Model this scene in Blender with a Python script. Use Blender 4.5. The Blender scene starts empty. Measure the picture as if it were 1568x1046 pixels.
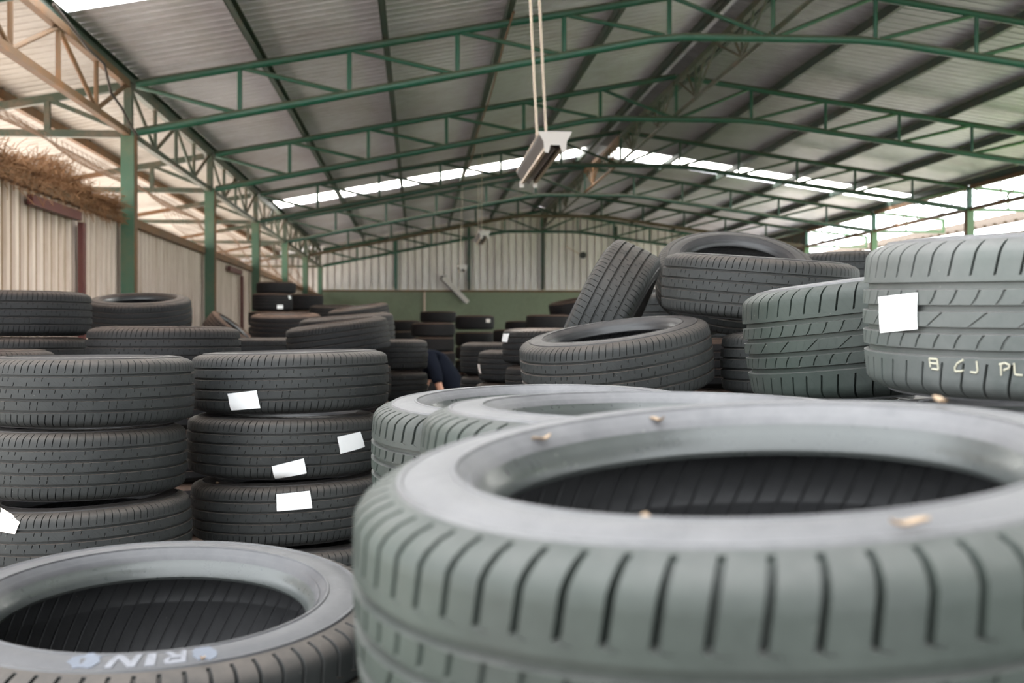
import bpy, math, random
import numpy as np
from mathutils import Vector, Matrix
random.seed(7)
rng = np.random.default_rng(5)
PI = math.pi
sc = bpy.context.scene
COL = sc.collection

# ------------------------------------------------------------------ camera
F = 1850.0
CAM = 1.5
YAW = math.atan(144 / F)
PITCH = math.atan(11 / F)
cam = bpy.data.cameras.new('camera')
camo = bpy.data.objects.new('camera', cam)
COL.objects.link(camo)
cam.sensor_width = 36.0
cam.lens = F * 36.0 / 1568
cam.clip_end = 500
cam.clip_start = 0.05
camo.location = (0, 0, CAM)
camo.rotation_euler = (PI / 2 - PITCH, 0, -YAW)
cam.dof.use_dof = True
cam.dof.focus_distance = 2.95
cam.dof.aperture_fstop = 5.8
sc.camera = camo
CR = camo.rotation_euler.to_matrix()
RT = Vector((math.cos(YAW), -math.sin(YAW), 0))
FW = Vector((math.sin(YAW), math.cos(YAW), 0))


def at(x, y, d):
    """world point seen at photo pixel (x, y) at camera depth d"""
    v = CR @ Vector(((x - 784) / F, (523 - y) / F, -1.0))
    return Vector((0, 0, CAM)) + v * d


def at_y(x, y, Y):
    v = CR @ Vector(((x - 784) / F, (523 - y) / F, -1.0))
    return Vector((0, 0, CAM)) + v * (Y / v.y)


# ------------------------------------------------------------------ objects
def tag(o, label=None, cat=None, group=None, kind=None):
    if label: o['label'] = label
    if cat: o['category'] = cat
    if group: o['group'] = group
    if kind: o['kind'] = kind
    return o


def empty(name, loc=(0, 0, 0)):
    o = bpy.data.objects.new(name, None)
    o.location = loc
    o.empty_display_size = 0.1
    COL.objects.link(o)
    return o


class MB:
    def __init__(self):
        self.v = []; self.f = []

    def add(self, vs, fs):
        b = len(self.v)
        self.v.extend([tuple(p) for p in vs])
        self.f.extend([tuple(i + b for i in f) for f in fs])
        return self

    def box(self, c, s, rot=None):
        c = Vector(c); h = Vector(s) / 2
        vs = []
        for i in range(8):
            p = Vector(((1 if i & 1 else -1) * h.x, (1 if i & 2 else -1) * h.y, (1 if i & 4 else -1) * h.z))
            if rot is not None: p = rot @ p
            vs.append(c + p)
        return self.add(vs, [(0, 2, 3, 1), (4, 5, 7, 6), (0, 1, 5, 4), (2, 6, 7, 3), (0, 4, 6, 2), (1, 3, 7, 5)])

    def tube(self, pts, r, n=10, cap=True):
        pts = [Vector(p) for p in pts]
        rs = r if isinstance(r, (list, tuple)) else [r] * len(pts)
        t0 = (pts[1] - pts[0]).normalized()
        up = Vector((0, 0, 1)) if abs(t0.z) < 0.9 else Vector((1, 0, 0))
        vs = []
        for i, p in enumerate(pts):
            if i == 0: t = pts[1] - pts[0]
            elif i == len(pts) - 1: t = pts[-1] - pts[-2]
            else: t = (pts[i + 1] - pts[i]).normalized() + (pts[i] - pts[i - 1]).normalized()
            t.normalize()
            a = t.cross(up).normalized(); b = a.cross(t)
            for k in range(n):
                th = 2 * PI * k / n
                vs.append(p + (a * math.cos(th) + b * math.sin(th)) * rs[i])
        fs = []
        for i in range(len(pts) - 1):
            for k in range(n):
                k2 = (k + 1) % n
                fs.append((i * n + k, i * n + k2, (i + 1) * n + k2, (i + 1) * n + k))
        if cap:
            fs.append(tuple(range(n - 1, -1, -1)))
            fs.append(tuple((len(pts) - 1) * n + k for k in range(n)))
        return self.add(vs, fs)

    def bar(self, a, b, w, h, up=(0, 0, 1)):
        a = Vector(a); b = Vector(b); t = (b - a).normalized()
        s = t.cross(Vector(up)).normalized(); u = s.cross(t)
        vs = []
        for p in (a, b):
            for (i, j) in ((-1, -1), (1, -1), (1, 1), (-1, 1)):
                vs.append(p + s * (i * w / 2) + u * (j * h / 2))
        return self.add(vs, [(3, 2, 1, 0), (4, 5, 6, 7), (0, 1, 5, 4), (1, 2, 6, 5), (2, 3, 7, 6), (3, 0, 4, 7)])

    def mesh(self, name, smooth=None):
        me = bpy.data.meshes.new(name)
        me.from_pydata(self.v, [], self.f)
        me.validate(); me.update()
        if smooth is not None:
            me.polygons.foreach_set('use_smooth', [True] * len(me.polygons))
            me.set_sharp_from_angle(angle=math.radians(smooth))
        return me

    def build(self, name, mat, parent=None, smooth=None):
        me = self.mesh(name, smooth)
        me.materials.append(mat)
        o = bpy.data.objects.new(name, me)
        COL.objects.link(o)
        if parent is not None:
            o.parent = parent
            o.location = -Vector(parent.location)
        return o


def child(name, me, parent):
    o = bpy.data.objects.new(name, me)
    COL.objects.link(o)
    o.parent = parent
    return o


# ------------------------------------------------------------------ materials
class NT:
    def __init__(self, name):
        self.m = bpy.data.materials.new(name)
        self.m.use_nodes = True
        self.t = self.m.node_tree
        self.b = self.t.nodes['Principled BSDF']
        self.out = self.t.nodes['Material Output']

    def n(self, typ, **kw):
        nd = self.t.nodes.new(typ)
        for k, v in kw.items(): setattr(nd, k, v)
        return nd

    def l(self, a, b): self.t.links.new(a, b)

    def set(self, **kw):
        for k, v in kw.items():
            self.b.inputs[k.replace('_', ' ')].default_value = v

    def noise(self, scale, detail=4, rough=0.6, vec=None):
        nd = self.n('ShaderNodeTexNoise')
        nd.inputs['Scale'].default_value = scale
        nd.inputs['Detail'].default_value = detail
        nd.inputs['Roughness'].default_value = rough
        if vec is not None: self.l(vec, nd.inputs['Vector'])
        return nd.outputs['Fac']

    def ramp(self, fac, p0, p1, c0=(0, 0, 0, 1), c1=(1, 1, 1, 1)):
        r = self.n('ShaderNodeValToRGB')
        r.color_ramp.elements[0].position = p0; r.color_ramp.elements[0].color = c0
        r.color_ramp.elements[1].position = p1; r.color_ramp.elements[1].color = c1
        self.l(fac, r.inputs[0])
        return r.outputs[0]

    def mix(self, fac, a, b):
        m = self.n('ShaderNodeMix', data_type='RGBA')
        if isinstance(fac, (int, float)): m.inputs[0].default_value = fac
        else: self.l(fac, m.inputs[0])
        for s, v in ((6, a), (7, b)):
            if isinstance(v, tuple): m.inputs[s].default_value = v if len(v) == 4 else v + (1,)
            else: self.l(v, m.inputs[s])
        return m.outputs[2]

    def math(self, op, a, b=None, clamp=False):
        m = self.n('ShaderNodeMath', operation=op, use_clamp=clamp)
        for i, v in enumerate((a, b)):
            if v is None: continue
            if isinstance(v, (int, float)): m.inputs[i].default_value = v
            else: self.l(v, m.inputs[i])
        return m.outputs[0]

    def obj(self):
        return self.n('ShaderNodeTexCoord').outputs['Object']

    def upz(self):
        g = self.n('ShaderNodeNewGeometry')
        s = self.n('ShaderNodeSeparateXYZ'); self.l(g.outputs['Normal'], s.inputs[0])
        return s.outputs['Z']

    def color(self, c):
        if isinstance(c, tuple): self.b.inputs['Base Color'].default_value = c if len(c) == 4 else c + (1,)
        else: self.l(c, self.b.inputs['Base Color'])

    def bump(self, h, strength=0.3, dist=0.002, chain=None):
        b = self.n('ShaderNodeBump')
        b.inputs['Strength'].default_value = strength
        b.inputs['Distance'].default_value = dist
        self.l(h, b.inputs['Height'])
        if chain is not None: self.l(chain, b.inputs['Normal'])
        return b.outputs[0]

    def normal(self, n): self.l(n, self.b.inputs['Normal'])


def rubber(name, base, dust, amount=0.5, rough=0.55, up=0.5, tread=False, liner=False, green=None, upcol=None, spec=0.3):
    T = NT(name)
    oc = T.obj()
    oi = T.n('ShaderNodeObjectInfo')
    add = T.n('ShaderNodeVectorMath', operation='ADD')
    T.l(oc, add.inputs[0])
    sc_ = T.n('ShaderNodeVectorMath', operation='SCALE'); sc_.inputs[0].default_value = (37, 51, 13)
    T.l(oi.outputs['Random'], sc_.inputs['Scale']); T.l(sc_.outputs[0], add.inputs[1])
    v = add.outputs[0]
    n1 = T.noise(7, 5, 0.65, v)
    n2 = T.noise(60, 4, 0.7, v)
    m = T.ramp(T.math('ADD', T.math('MULTIPLY', n1, 0.65), T.math('MULTIPLY', n2, 0.35)), 0.38, 0.66)
    col = T.mix(T.math('MULTIPLY', m, amount), base, dust)
    if green is not None:
        g = T.ramp(T.noise(3.2, 3, 0.5, v), 0.42, 0.62)
        col = T.mix(T.math('MULTIPLY', g, 0.4), col, green)  # green tint put into the rubber for light reflected off greenery
    if up:
        u = T.math('POWER', T.math('MAXIMUM', T.upz(), 0.0), 1.5)
        n3 = T.ramp(T.noise(18, 5, 0.7, v), 0.25, 0.7)
        col = T.mix(T.math('MULTIPLY', T.math('MULTIPLY', u, up), T.math('ADD', T.math('MULTIPLY', n3, 0.6), 0.4)), col, upcol or dust)
    # pale specks of grit
    vo = T.n('ShaderNodeTexVoronoi'); vo.inputs['Scale'].default_value = 55
    T.l(v, vo.inputs['Vector'])
    sp = T.math('LESS_THAN', vo.outputs['Distance'], 0.05)
    sp = T.math('MULTIPLY', sp, T.ramp(T.noise(5, 2, 0.5, v), 0.5, 0.6))
    col = T.mix(T.math('MULTIPLY', sp, 0.6), col, (0.35, 0.34, 0.30, 1))
    T.color(col)
    T.set(Roughness=rough)
    T.l(T.math('ADD', T.math('MULTIPLY', n2, 0.25), rough - 0.12), T.b.inputs['Roughness'])
    T.b.inputs['Specular IOR Level'].default_value = spec
    bmp = T.bump(n2, 0.25, 0.002)
    if tread or liner:
        uv = T.n('ShaderNodeUVMap').outputs['UV']
        s = T.n('ShaderNodeSeparateXYZ'); T.l(uv, s.inputs[0])
        if tread:   # fine sipes cut across the ribs
            f1 = T.math('FRACT', T.math('ADD', T.math('MULTIPLY', s.outputs['X'], 2.0), T.math('MULTIPLY', s.outputs['Y'], 2.2)))
            h = T.math('GREATER_THAN', f1, 0.11)
        else:       # fine moulded lines inside the carcass
            f1 = T.math('FRACT', T.math('ADD', T.math('MULTIPLY', s.outputs['X'], 1.0), T.math('MULTIPLY', s.outputs['Y'], 0.45)))
            h = T.ramp(T.math('PINGPONG', T.math('MULTIPLY', f1, 2.0), 1.0), 0.03, 0.22)
        bmp = T.bump(h, 0.6 if liner else 0.75, 0.003 if liner else 0.003, bmp)
    T.normal(bmp)
    return T.m


M = {}
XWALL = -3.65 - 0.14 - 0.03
RB = (0.030, 0.031, 0.032, 1)
M['tread'] = rubber('rubber_tread', (0.024, 0.026, 0.0265, 1), (0.052, 0.055, 0.053, 1), 0.5, 0.62, 0.75, tread=True, upcol=(0.17, 0.14, 0.12, 1))
M['side'] = rubber('rubber_sidewall', (0.030, 0.030, 0.033, 1), (0.075, 0.072, 0.07, 1), 0.5, 0.52, 0.5, upcol=(0.17, 0.145, 0.13, 1))
M['liner'] = rubber('rubber_liner', (0.055, 0.055, 0.058, 1), (0.095, 0.095, 0.098, 1), 0.5, 0.38, 0.0, liner=True)
M['ftread'] = rubber('dusty_tread', (0.030, 0.036, 0.033, 1), (0.066, 0.076, 0.069, 1), 0.6, 0.5, 0.4, tread=True, green=(0.040, 0.060, 0.049, 1), upcol=(0.26, 0.25, 0.24, 1))
M['gside'] = rubber('grey_sidewall', (0.055, 0.055, 0.06, 1), (0.12, 0.118, 0.12, 1), 0.65, 0.45, 0.4, upcol=(0.19, 0.185, 0.19, 1), spec=0.5)
M['fside'] = rubber('dusty_sidewall', (0.10, 0.10, 0.105, 1), (0.21, 0.205, 0.207, 1), 0.65, 0.45, 0.5, upcol=(0.27, 0.26, 0.265, 1), spec=0.5)
M['btread'] = rubber('dim_far_tread', (0.012, 0.012, 0.0135, 1), (0.026, 0.023, 0.022, 1), 0.4, 0.7, 0.8, upcol=(0.20, 0.125, 0.09, 1), spec=0.15)  # far tyres: dimness of the deep hall put into the rubber colour
M['ptread'] = rubber('pale_dusty_tread', (0.085, 0.095, 0.09, 1), (0.15, 0.155, 0.15, 1), 0.6, 0.55, 0.6, green=(0.075, 0.11, 0.09, 1), upcol=(0.30, 0.28, 0.27, 1), spec=0.4)
M['bside'] = rubber('dim_sidewall', (0.012, 0.012, 0.0135, 1), (0.03, 0.027, 0.025, 1), 0.4, 0.7, 0.8, upcol=(0.16, 0.11, 0.085, 1), spec=0.2)
M['mtread'] = rubber('dim_matt_tread', (0.016, 0.0165, 0.0175, 1), (0.036, 0.035, 0.034, 1), 0.4, 0.7, 0.7, tread=True, upcol=(0.17, 0.125, 0.10, 1), spec=0.2)  # tread darkened for tyres further in, in place of weaker light there
M['bead'] = rubber('smooth_bead', (0.028, 0.028, 0.03, 1), (0.05, 0.05, 0.05, 1), 0.4, 0.36, 0.0, spec=0.5)
M['fbead'] = rubber('smooth_pale_bead', (0.06, 0.066, 0.064, 1), (0.10, 0.105, 0.10, 1), 0.4, 0.30, 0.0, spec=0.7)
M['wtread'] = rubber('worn_tread', (0.12, 0.118, 0.11, 1), (0.2, 0.19, 0.17, 1), 0.6, 0.7, 0.4, tread=True)


def paint(name, base, rough=0.45, rust=0.35, dust=0.6, rustcol=(0.16, 0.075, 0.035, 1), dustcol=(0.20, 0.15, 0.11, 1), scale=2.2):
    T = NT(name)
    oc = T.n('ShaderNodeNewGeometry').outputs['Position']
    n1 = T.noise(scale, 6, 0.7, oc)
    n2 = T.noise(scale * 9, 4, 0.7, oc)
    m = T.ramp(T.math('ADD', T.math('MULTIPLY', n1, 0.7), T.math('MULTIPLY', n2, 0.3)), 0.47, 0.66)
    col = T.mix(T.math('MULTIPLY', m, rust), base, rustcol)
    col = T.mix(T.math('MULTIPLY', T.math('MULTIPLY', n2, 0.5), 0.5), col, tuple(c * 0.55 for c in base[:3]) + (1,))
    if dust:
        u = T.math('MAXIMUM', T.upz(), 0.0)
        col = T.mix(T.math('MULTIPLY', u, dust), col, dustcol)
    T.color(col)
    T.set(Roughness=rough)
    T.normal(T.bump(n2, 0.2, 0.003))
    return T.m


M['green'] = paint('green_paint', (0.013, 0.085, 0.052, 1), 0.38, 0.15, 0.75)
M['greendark'] = paint('green_paint_dark', (0.010, 0.050, 0.034, 1), 0.45, 0.4, 0.8, rustcol=(0.06, 0.045, 0.02, 1))
M['greendirty'] = paint('green_paint_grimy', (0.045, 0.062, 0.040, 1), 0.5, 0.85, 0.9, rustcol=(0.17, 0.11, 0.075, 1))
M['column'] = paint('column_paint', (0.05, 0.115, 0.068, 1), 0.45, 0.5, 0.4, rustcol=(0.15, 0.14, 0.075, 1))
M['rusty'] = paint('rusty_steel', (0.15, 0.085, 0.045, 1), 0.7, 0.85, 0.4, rustcol=(0.24, 0.10, 0.03, 1))
M['brown'] = paint('brown_steel', (0.075, 0.055, 0.03, 1), 0.6, 0.6, 0.5, rustcol=(0.13, 0.075, 0.035, 1))
M['purlin'] = paint('purlin_paint', (0.032, 0.06, 0.045, 1), 0.55, 0.6, 0.5, rustcol=(0.10, 0.055, 0.03, 1))
M['maroon'] = paint('maroon_paint', (0.10, 0.025, 0.022, 1), 0.5, 0.3, 0.5)
M['palegreen'] = paint('pale_green_steel', (0.085, 0.16, 0.075, 1), 0.5, 0.2, 0.1)
M['greenwall'] = paint('green_masonry', (0.25, 0.29, 0.20, 1), 0.85, 0.35, 0.0, rustcol=(0.16, 0.15, 0.11, 1), scale=0.8)


def sheet(name, base, dirt, amount, rough, metal=0.0, scale=0.5, stretch=(1, 1, 1), streak=None):
    T = NT(name)
    p = T.n('ShaderNodeNewGeometry').outputs['Position']
    mp = T.n('ShaderNodeVectorMath', operation='MULTIPLY'); mp.inputs[1].default_value = stretch
    T.l(p, mp.inputs[0])
    n1 = T.noise(scale, 6, 0.65, mp.outputs[0])
    n2 = T.noise(scale * 12, 4, 0.7, mp.outputs[0])
    m = T.ramp(T.math('ADD', T.math('MULTIPLY', n1, 0.7), T.math('MULTIPLY', n2, 0.3)), 0.42, 0.68)
    T.color(T.mix(T.math('MULTIPLY', m, amount), base, dirt))
    T.set(Roughness=rough, Metallic=metal)
    return T.m


M['roof'] = sheet('galvanised_roof', (0.78, 0.76, 0.82, 1), (0.40, 0.34, 0.34, 1), 0.7, 0.42, 0.5, 0.35, (1, 1, 1))
M['roofshade'] = sheet('shaded_roof', (0.44, 0.43, 0.46, 1), (0.22, 0.18, 0.18, 1), 0.7, 0.42, 0.5, 0.35, (1, 1, 1))  # darker copy of the roof sheet, shade of the open-side slope in its colour
M['eavesheet'] = sheet('pale_eave_sheet', (0.50, 0.47, 0.45, 1), (0.28, 0.22, 0.17, 1), 0.6, 0.6, 0.0, 0.8)
M['leftwall'] = sheet('beige_wall_sheet', (0.66, 0.55, 0.46, 1), (0.30, 0.19, 0.10, 1), 0.75, 0.6, 0.0, 0.9, (1, 1.6, 0.25))
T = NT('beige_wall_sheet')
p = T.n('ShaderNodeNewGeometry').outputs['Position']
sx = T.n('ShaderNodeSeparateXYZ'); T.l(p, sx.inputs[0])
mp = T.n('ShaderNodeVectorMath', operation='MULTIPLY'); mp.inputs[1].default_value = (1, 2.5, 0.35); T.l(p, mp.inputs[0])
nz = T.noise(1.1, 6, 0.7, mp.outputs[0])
pan = T.math('LESS_THAN', sx.outputs['X'], XWALL)       # hollow pans of the sheet get a darker brown
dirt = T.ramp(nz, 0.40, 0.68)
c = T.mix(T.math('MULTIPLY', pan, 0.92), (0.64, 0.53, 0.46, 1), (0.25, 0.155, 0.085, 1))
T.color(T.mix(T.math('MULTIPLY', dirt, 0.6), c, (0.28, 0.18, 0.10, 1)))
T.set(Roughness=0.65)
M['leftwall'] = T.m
M['backwall'] = sheet('grey_wall_sheet', (0.84, 0.79, 0.77, 1), (0.42, 0.36, 0.32, 1), 0.7, 0.6, 0.0, 0.5, (2.5, 1, 0.4))
M['concrete'] = sheet('concrete_floor', (0.11, 0.10, 0.09, 1), (0.06, 0.055, 0.05, 1), 0.8, 0.85, 0.0, 0.7)
M['soil'] = sheet('pale_soil', (0.64, 0.60, 0.56, 1), (0.34, 0.28, 0.2, 1), 0.8, 0.95, 0.0, 0.3)
M['grass'] = sheet('grass', (0.13, 0.27, 0.035, 1), (0.2, 0.3, 0.08, 1), 0.8, 0.9, 0.0, 0.3)
M['field'] = sheet('dull_field', (0.11, 0.14, 0.06, 1), (0.16, 0.17, 0.09, 1), 0.7, 0.95, 0.0, 0.3)
M['paleyard'] = sheet('pale_yard', (0.82, 0.75, 0.68, 1), (0.66, 0.6, 0.53, 1), 0.5, 0.95, 0.0, 0.3)
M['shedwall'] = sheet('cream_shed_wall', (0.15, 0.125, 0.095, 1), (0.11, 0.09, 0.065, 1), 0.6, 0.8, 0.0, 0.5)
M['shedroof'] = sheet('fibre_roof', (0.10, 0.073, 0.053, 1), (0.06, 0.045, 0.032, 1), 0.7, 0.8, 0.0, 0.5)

T = NT('translucent_sheet')
tr = T.n('ShaderNodeBsdfTranslucent'); tr.inputs[0].default_value = (0.92, 0.92, 0.9, 1)
tp = T.n('ShaderNodeBsdfTransparent'); tp.inputs[0].default_value = (0.95, 0.95, 0.93, 1)
mx = T.n('ShaderNodeMixShader'); mx.inputs[0].default_value = 0.02
T.l(tr.outputs[0], mx.inputs[1]); T.l(tp.outputs[0], mx.inputs[2]); T.l(mx.outputs[0], T.out.inputs[0])
M['skylight'] = T.m

def plain(name, c, rough=0.5, metal=0.0):
    T = NT(name)
    n = T.noise(25, 3, 0.6, T.obj())
    T.color(T.mix(T.math('MULTIPLY', n, 0.25), c, tuple(x * 0.7 for x in c[:3]) + (1,)))
    T.set(Roughness=rough, Metallic=metal)
    return T.m

M['paper'] = plain('white_paper', (0.90, 0.90, 0.90, 1), 0.8)
M['paperdirty'] = plain('pinkish_paper', (0.74, 0.66, 0.62, 1), 0.8)
M['chalk'] = plain('yellow_chalk', (0.48, 0.46, 0.36, 1), 0.9)
M['letter'] = plain('white_letter', (0.24, 0.24, 0.26, 1), 0.7)
M['patch'] = plain('grey_scuff', (0.17, 0.185, 0.22, 1), 0.6)
M['rod'] = plain('cream_rod', (0.62, 0.50, 0.40, 1), 0.5)
M['lampbody'] = plain('lamp_body', (0.70, 0.64, 0.60, 1), 0.4)
M['reflector'] = plain('lamp_reflector', (0.16, 0.14, 0.135, 1), 0.35)
M['socket'] = plain('lamp_socket', (0.75, 0.70, 0.66, 1), 0.5)
M['black'] = plain('black_plastic', (0.02, 0.02, 0.02, 1), 0.5)
M['cable'] = plain('dark_cable', (0.06, 0.045, 0.04, 1), 0.6)
M['straw'] = plain('dry_straw', (0.24, 0.12, 0.055, 1), 0.9)
M['leaf'] = plain('dry_leaf', (0.50, 0.36, 0.24, 1), 0.8)
M['wire'] = plain('rusty_wire', (0.20, 0.13, 0.09, 1), 0.8)
M['shirt'] = plain('navy_shirt', (0.005, 0.0065, 0.012, 1), 0.95)
M['shirt'].node_tree.nodes['Principled BSDF'].inputs['Specular IOR Level'].default_value = 0.1
M['trousers'] = plain('dark_trousers', (0.012, 0.012, 0.014, 1), 0.9)
M['skin'] = plain('skin', (0.42, 0.20, 0.13, 1), 0.55)
M['hair'] = plain('black_hair', (0.012, 0.010, 0.010, 1), 0.6)

# ------------------------------------------------------------------ building
YK = [9.64 + 6.0 * k for k in range(7)]         # truss planes
XL, XR, XC = -3.65, 12.99, 4.67                 # left eave, right eave, ridge
Z0 = CAM - 1.65
ZL, ZR, ZC = 4.80 + Z0, 5.12 + Z0, 6.33 + Z0
BL, BR, BC = 4.19 + Z0, 4.60 + Z0, 5.55 + Z0
PAN = (XC - XL) / 6
YB = 46.1
YF = 4.0


def ztop(X):
    return ZL + (ZC - ZL) * (X - XL) / (XC - XL) if X <= XC else ZR + (ZC - ZR) * (XR - X) / (XR - XC)


def zbot(X):
    a, b = XC - PAN, XC + PAN
    if X < a: return BL + (BC - BL) * (X - XL) / (a - XL)
    if X > b: return BR + (BC - BR) * (XR - X) / (XR - b)
    return BC


ordn = ['first', 'second', 'third', 'fourth', 'fifth', 'sixth', 'seventh', 'eighth', 'ninth', 'tenth', 'eleventh', 'twelfth']
# roof trusses
for k, Y in enumerate(YK):
    lab = ['green steel roof truss passing overhead, mostly out of view above the near skylight',
           'bright green steel roof truss crossing high in front of the hanging tube lamp',
           'green steel roof truss second behind the hanging lamp rods, ahead of the skylight',
           'dark green steel roof truss just in front of the bright skylight strip',
           'brown dusted steel roof truss just behind the bright skylight strip',
           'rust brown bottomed steel roof truss, second one behind the skylight strip',
           'thin green steel roof truss standing against the grey back wall'][k]
    r = tag(empty('roof_truss', (XC, Y, BC)), lab, 'roof truss', 'steel roof trusses across the hall')
    mt = M['green'] if k < 3 else (M['greendark'] if k < 6 else M['green'])
    rt, rb, rw = 0.052, 0.055, 0.031
    g = 0.10
    MB().tube([(XL + g, Y, ztop(XL + g)), (XC - 0.01, Y, ztop(XC - 0.01))], rt).build('top_chord', mt, r, 40)
    MB().tube([(XC + 0.01, Y, ztop(XC + 0.01)), (XR - g, Y, ztop(XR - g))], rt).build('top_chord', mt, r, 40)
    bm = M['brown'] if k == 5 else mt
    MB().tube([(XL + g, Y, zbot(XL + g)), (XC - PAN - 0.25, Y, zbot(XC - PAN - 0.25)), (XC - PAN + 0.2, Y, BC), (XC + PAN - 0.2, Y, BC), (XC + PAN + 0.25, Y, zbot(XC + PAN + 0.25)), (XR - g, Y, zbot(XR - g))], rb).build('bottom_chord', bm, r, 40)
    for i in range(1, 12):
        X = XL + (XR - XL) * i / 12
        MB().tube([(X, Y, zbot(X)), (X, Y, ztop(X))], rw, 8).build('web_post', mt, r, 40)
    for i in range(6):
        X0 = XL + PAN * i + (g if i == 0 else 0.06); X1 = XL + PAN * (i + 1) - 0.06
        MB().tube([(X0, Y, ztop(X0) - 0.03), (X1, Y, zbot(X1) + 0.03)], rw, 8).build('web_brace', mt, r, 40)
        X0 = XR - PAN * i - (g if i == 0 else 0.06); X1 = XR - PAN * (i + 1) + 0.06
        MB().tube([(X0, Y, ztop(X0) - 0.03), (X1, Y, zbot(X1) + 0.03)], rw, 8).build('web_brace', mt, r, 40)

# columns
for side, X in (('l', XL), ('r', XR)):
    for k, Y in enumerate(YK):
        if side == 'r' and k < 3: continue
        zb = BL if side == 'l' else BR
        zt = ZL if side == 'l' else ZR
        if side == 'l':
            lab = ['steel column outside the picture beside the nearer beige wall', 'green steel column by the beige wall, the widest one, straw nest beside its top',
                   'green steel column by the beige wall, second from the wide one', 'green steel column by the wall beside the dark red post',
                   'dim steel column by the far wall, fourth from the wide one', 'dim steel column by the far wall, next to the corner column',
                   'green steel corner column where the beige wall meets the grey back wall'][k]
        else:
            lab = {3: 'green steel column of the open side, the widest one, above the labelled pale tyre',
                   4: 'green steel column of the open side, middle one of three', 5: 'slim green steel column of the open side beside the grey end sheet',
                   6: 'steel corner column of the open side at the grey back wall'}[k]
        c = tag(empty('steel_column', (X, Y, 0)), lab, 'column', 'steel columns along the two long sides')
        MB().box((X, Y, (zb + 0.02) / 2 + 0.01), (0.165, 0.16, zb + 0.02)).build('shaft', M['column'] if side == 'l' else M['palegreen'], c)
        s = 1 if side == 'l' else -1
        MB().box((X + s * 0.0905, Y, zb / 2 + 0.1), (0.014, 0.13, zb - 0.25)).build('edge_strip', M['rusty'], c)
        MB().box((X, Y, 0.012), (0.3, 0.3, 0.02)).build('base_plate', M['column'], c)
        MB().box((X, Y, (zb + zt) / 2 + 0.03), (0.10, 0.10, zt - zb - 0.02)).build('upper_post', M['greendirty'] if side == 'l' else M['green'], c)

# longitudinal eave trusses
for side, X in (('l', XL), ('r', XR)):
    for k in range(6):
        if side == 'r' and k < 2: continue
        Y0, Y1 = YK[k] + 0.09, YK[k + 1] - 0.09
        if side == 'l':
            lab = ['rust orange eave truss above the straw nests, closest to the near skylight', 'brown eave truss between the wide green column and the next one',
                   'brown eave truss spanning the second wall bay', 'brown eave truss beside the end of the bright skylight strip', 'dim brown eave truss in the fifth wall bay', 'dim eave truss in the last wall bay by the corner'][k]
        else:
            lab = ['', '', 'thin rusty eave truss of the open side, cut off by the picture edge', 'thin rusty eave truss of the open side between its two wide columns',
                   'thin rusty eave truss of the open side between its narrow columns', 'dim eave truss of the open side above the grey end sheet'][k]
        zt, zb = (ZL, BL) if side == 'l' else (ZR, BR)
        mt = M['rusty'] if (side == 'l' and k == 0) else (M['greendirty'] if side == 'l' else M['rusty'])
        r = tag(empty('eave_truss', (X, Y0, zb)), lab, 'eave truss', 'long trusses along the eaves')
        R1 = 0.042 if side == 'l' else 0.04
        MB().bar((X, Y0, zt), (X, Y1, zt), 2 * R1, 0.09).build('top_chord', mt, r)
        MB().bar((X, Y0, zb), (X, Y1, zb), 2 * R1, 0.075 if side == 'l' else 0.08).build('bottom_chord', mt, r)
        L = Y1 - Y0
        rw = 0.028 if side == 'l' else 0.016
        for f in (0.25, 0.5, 0.75):
            MB().tube([(X, Y0 + L * f, zb), (X, Y0 + L * f, zt)], rw, 8).build('web_post', mt, r, 40)
        for a, b in ((0.0, 0.25), (0.5, 0.25), (0.5, 0.75), (1.0, 0.75)):
            MB().tube([(X, Y0 + L * a + (0.02 if a == 0 else -0.02 if a == 1 else 0), zt - 0.02), (X, Y0 + L * b, zb + 0.02)], rw, 8).build('web_brace', mt, r, 40)

# ridge trusses (longitudinal, under the ridge)
for k in range(6):
    Y0, Y1 = YK[k] + 0.07, YK[k + 1] - 0.07
    lab = ['dark ridge truss running out of the top of the picture', 'dark ridge truss between the bright green truss and the next truss',
           'dark ridge truss leading up to the skylight strip', 'rust lit ridge truss crossing under the bright skylight strip',
           'dark ridge truss just behind the skylight strip', 'small dark ridge truss ending at the grey back wall'][k]
    r = tag(empty('ridge_truss', (XC, Y0, BC)), lab, 'ridge truss', 'long trusses under the ridge')
    mt = M['rusty'] if k == 3 else M['greendirty']
    zb, zt = BC + 0.085, ztop(XC) - 0.12
    MB().bar((XC, Y0, zt), (XC, Y1, zt), 0.09, 0.1).build('top_chord', mt, r)
    MB().tube([(XC, Y0, zb), (XC, Y1, zb)], 0.036).build('bottom_chord', mt, r, 40)
    L = Y1 - Y0
    for f in (0.25, 0.75):
        MB().tube([(XC, Y0 + L * f, zb), (XC, Y0 + L * f, zt)], 0.022, 8).build('web_post', mt, r, 40)
    for a, b in ((0.02, 0.25), (0.5, 0.25), (0.5, 0.75), (0.98, 0.75), (0.36, 0.25), (0.14, 0.25), (0.64, 0.75), (0.86, 0.75)):
        MB().tube([(XC, Y0 + L * a, zt - 0.02), (XC, Y0 + L * b, zb + 0.02)], 0.02, 8).build('web_brace', mt, r, 40)

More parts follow.
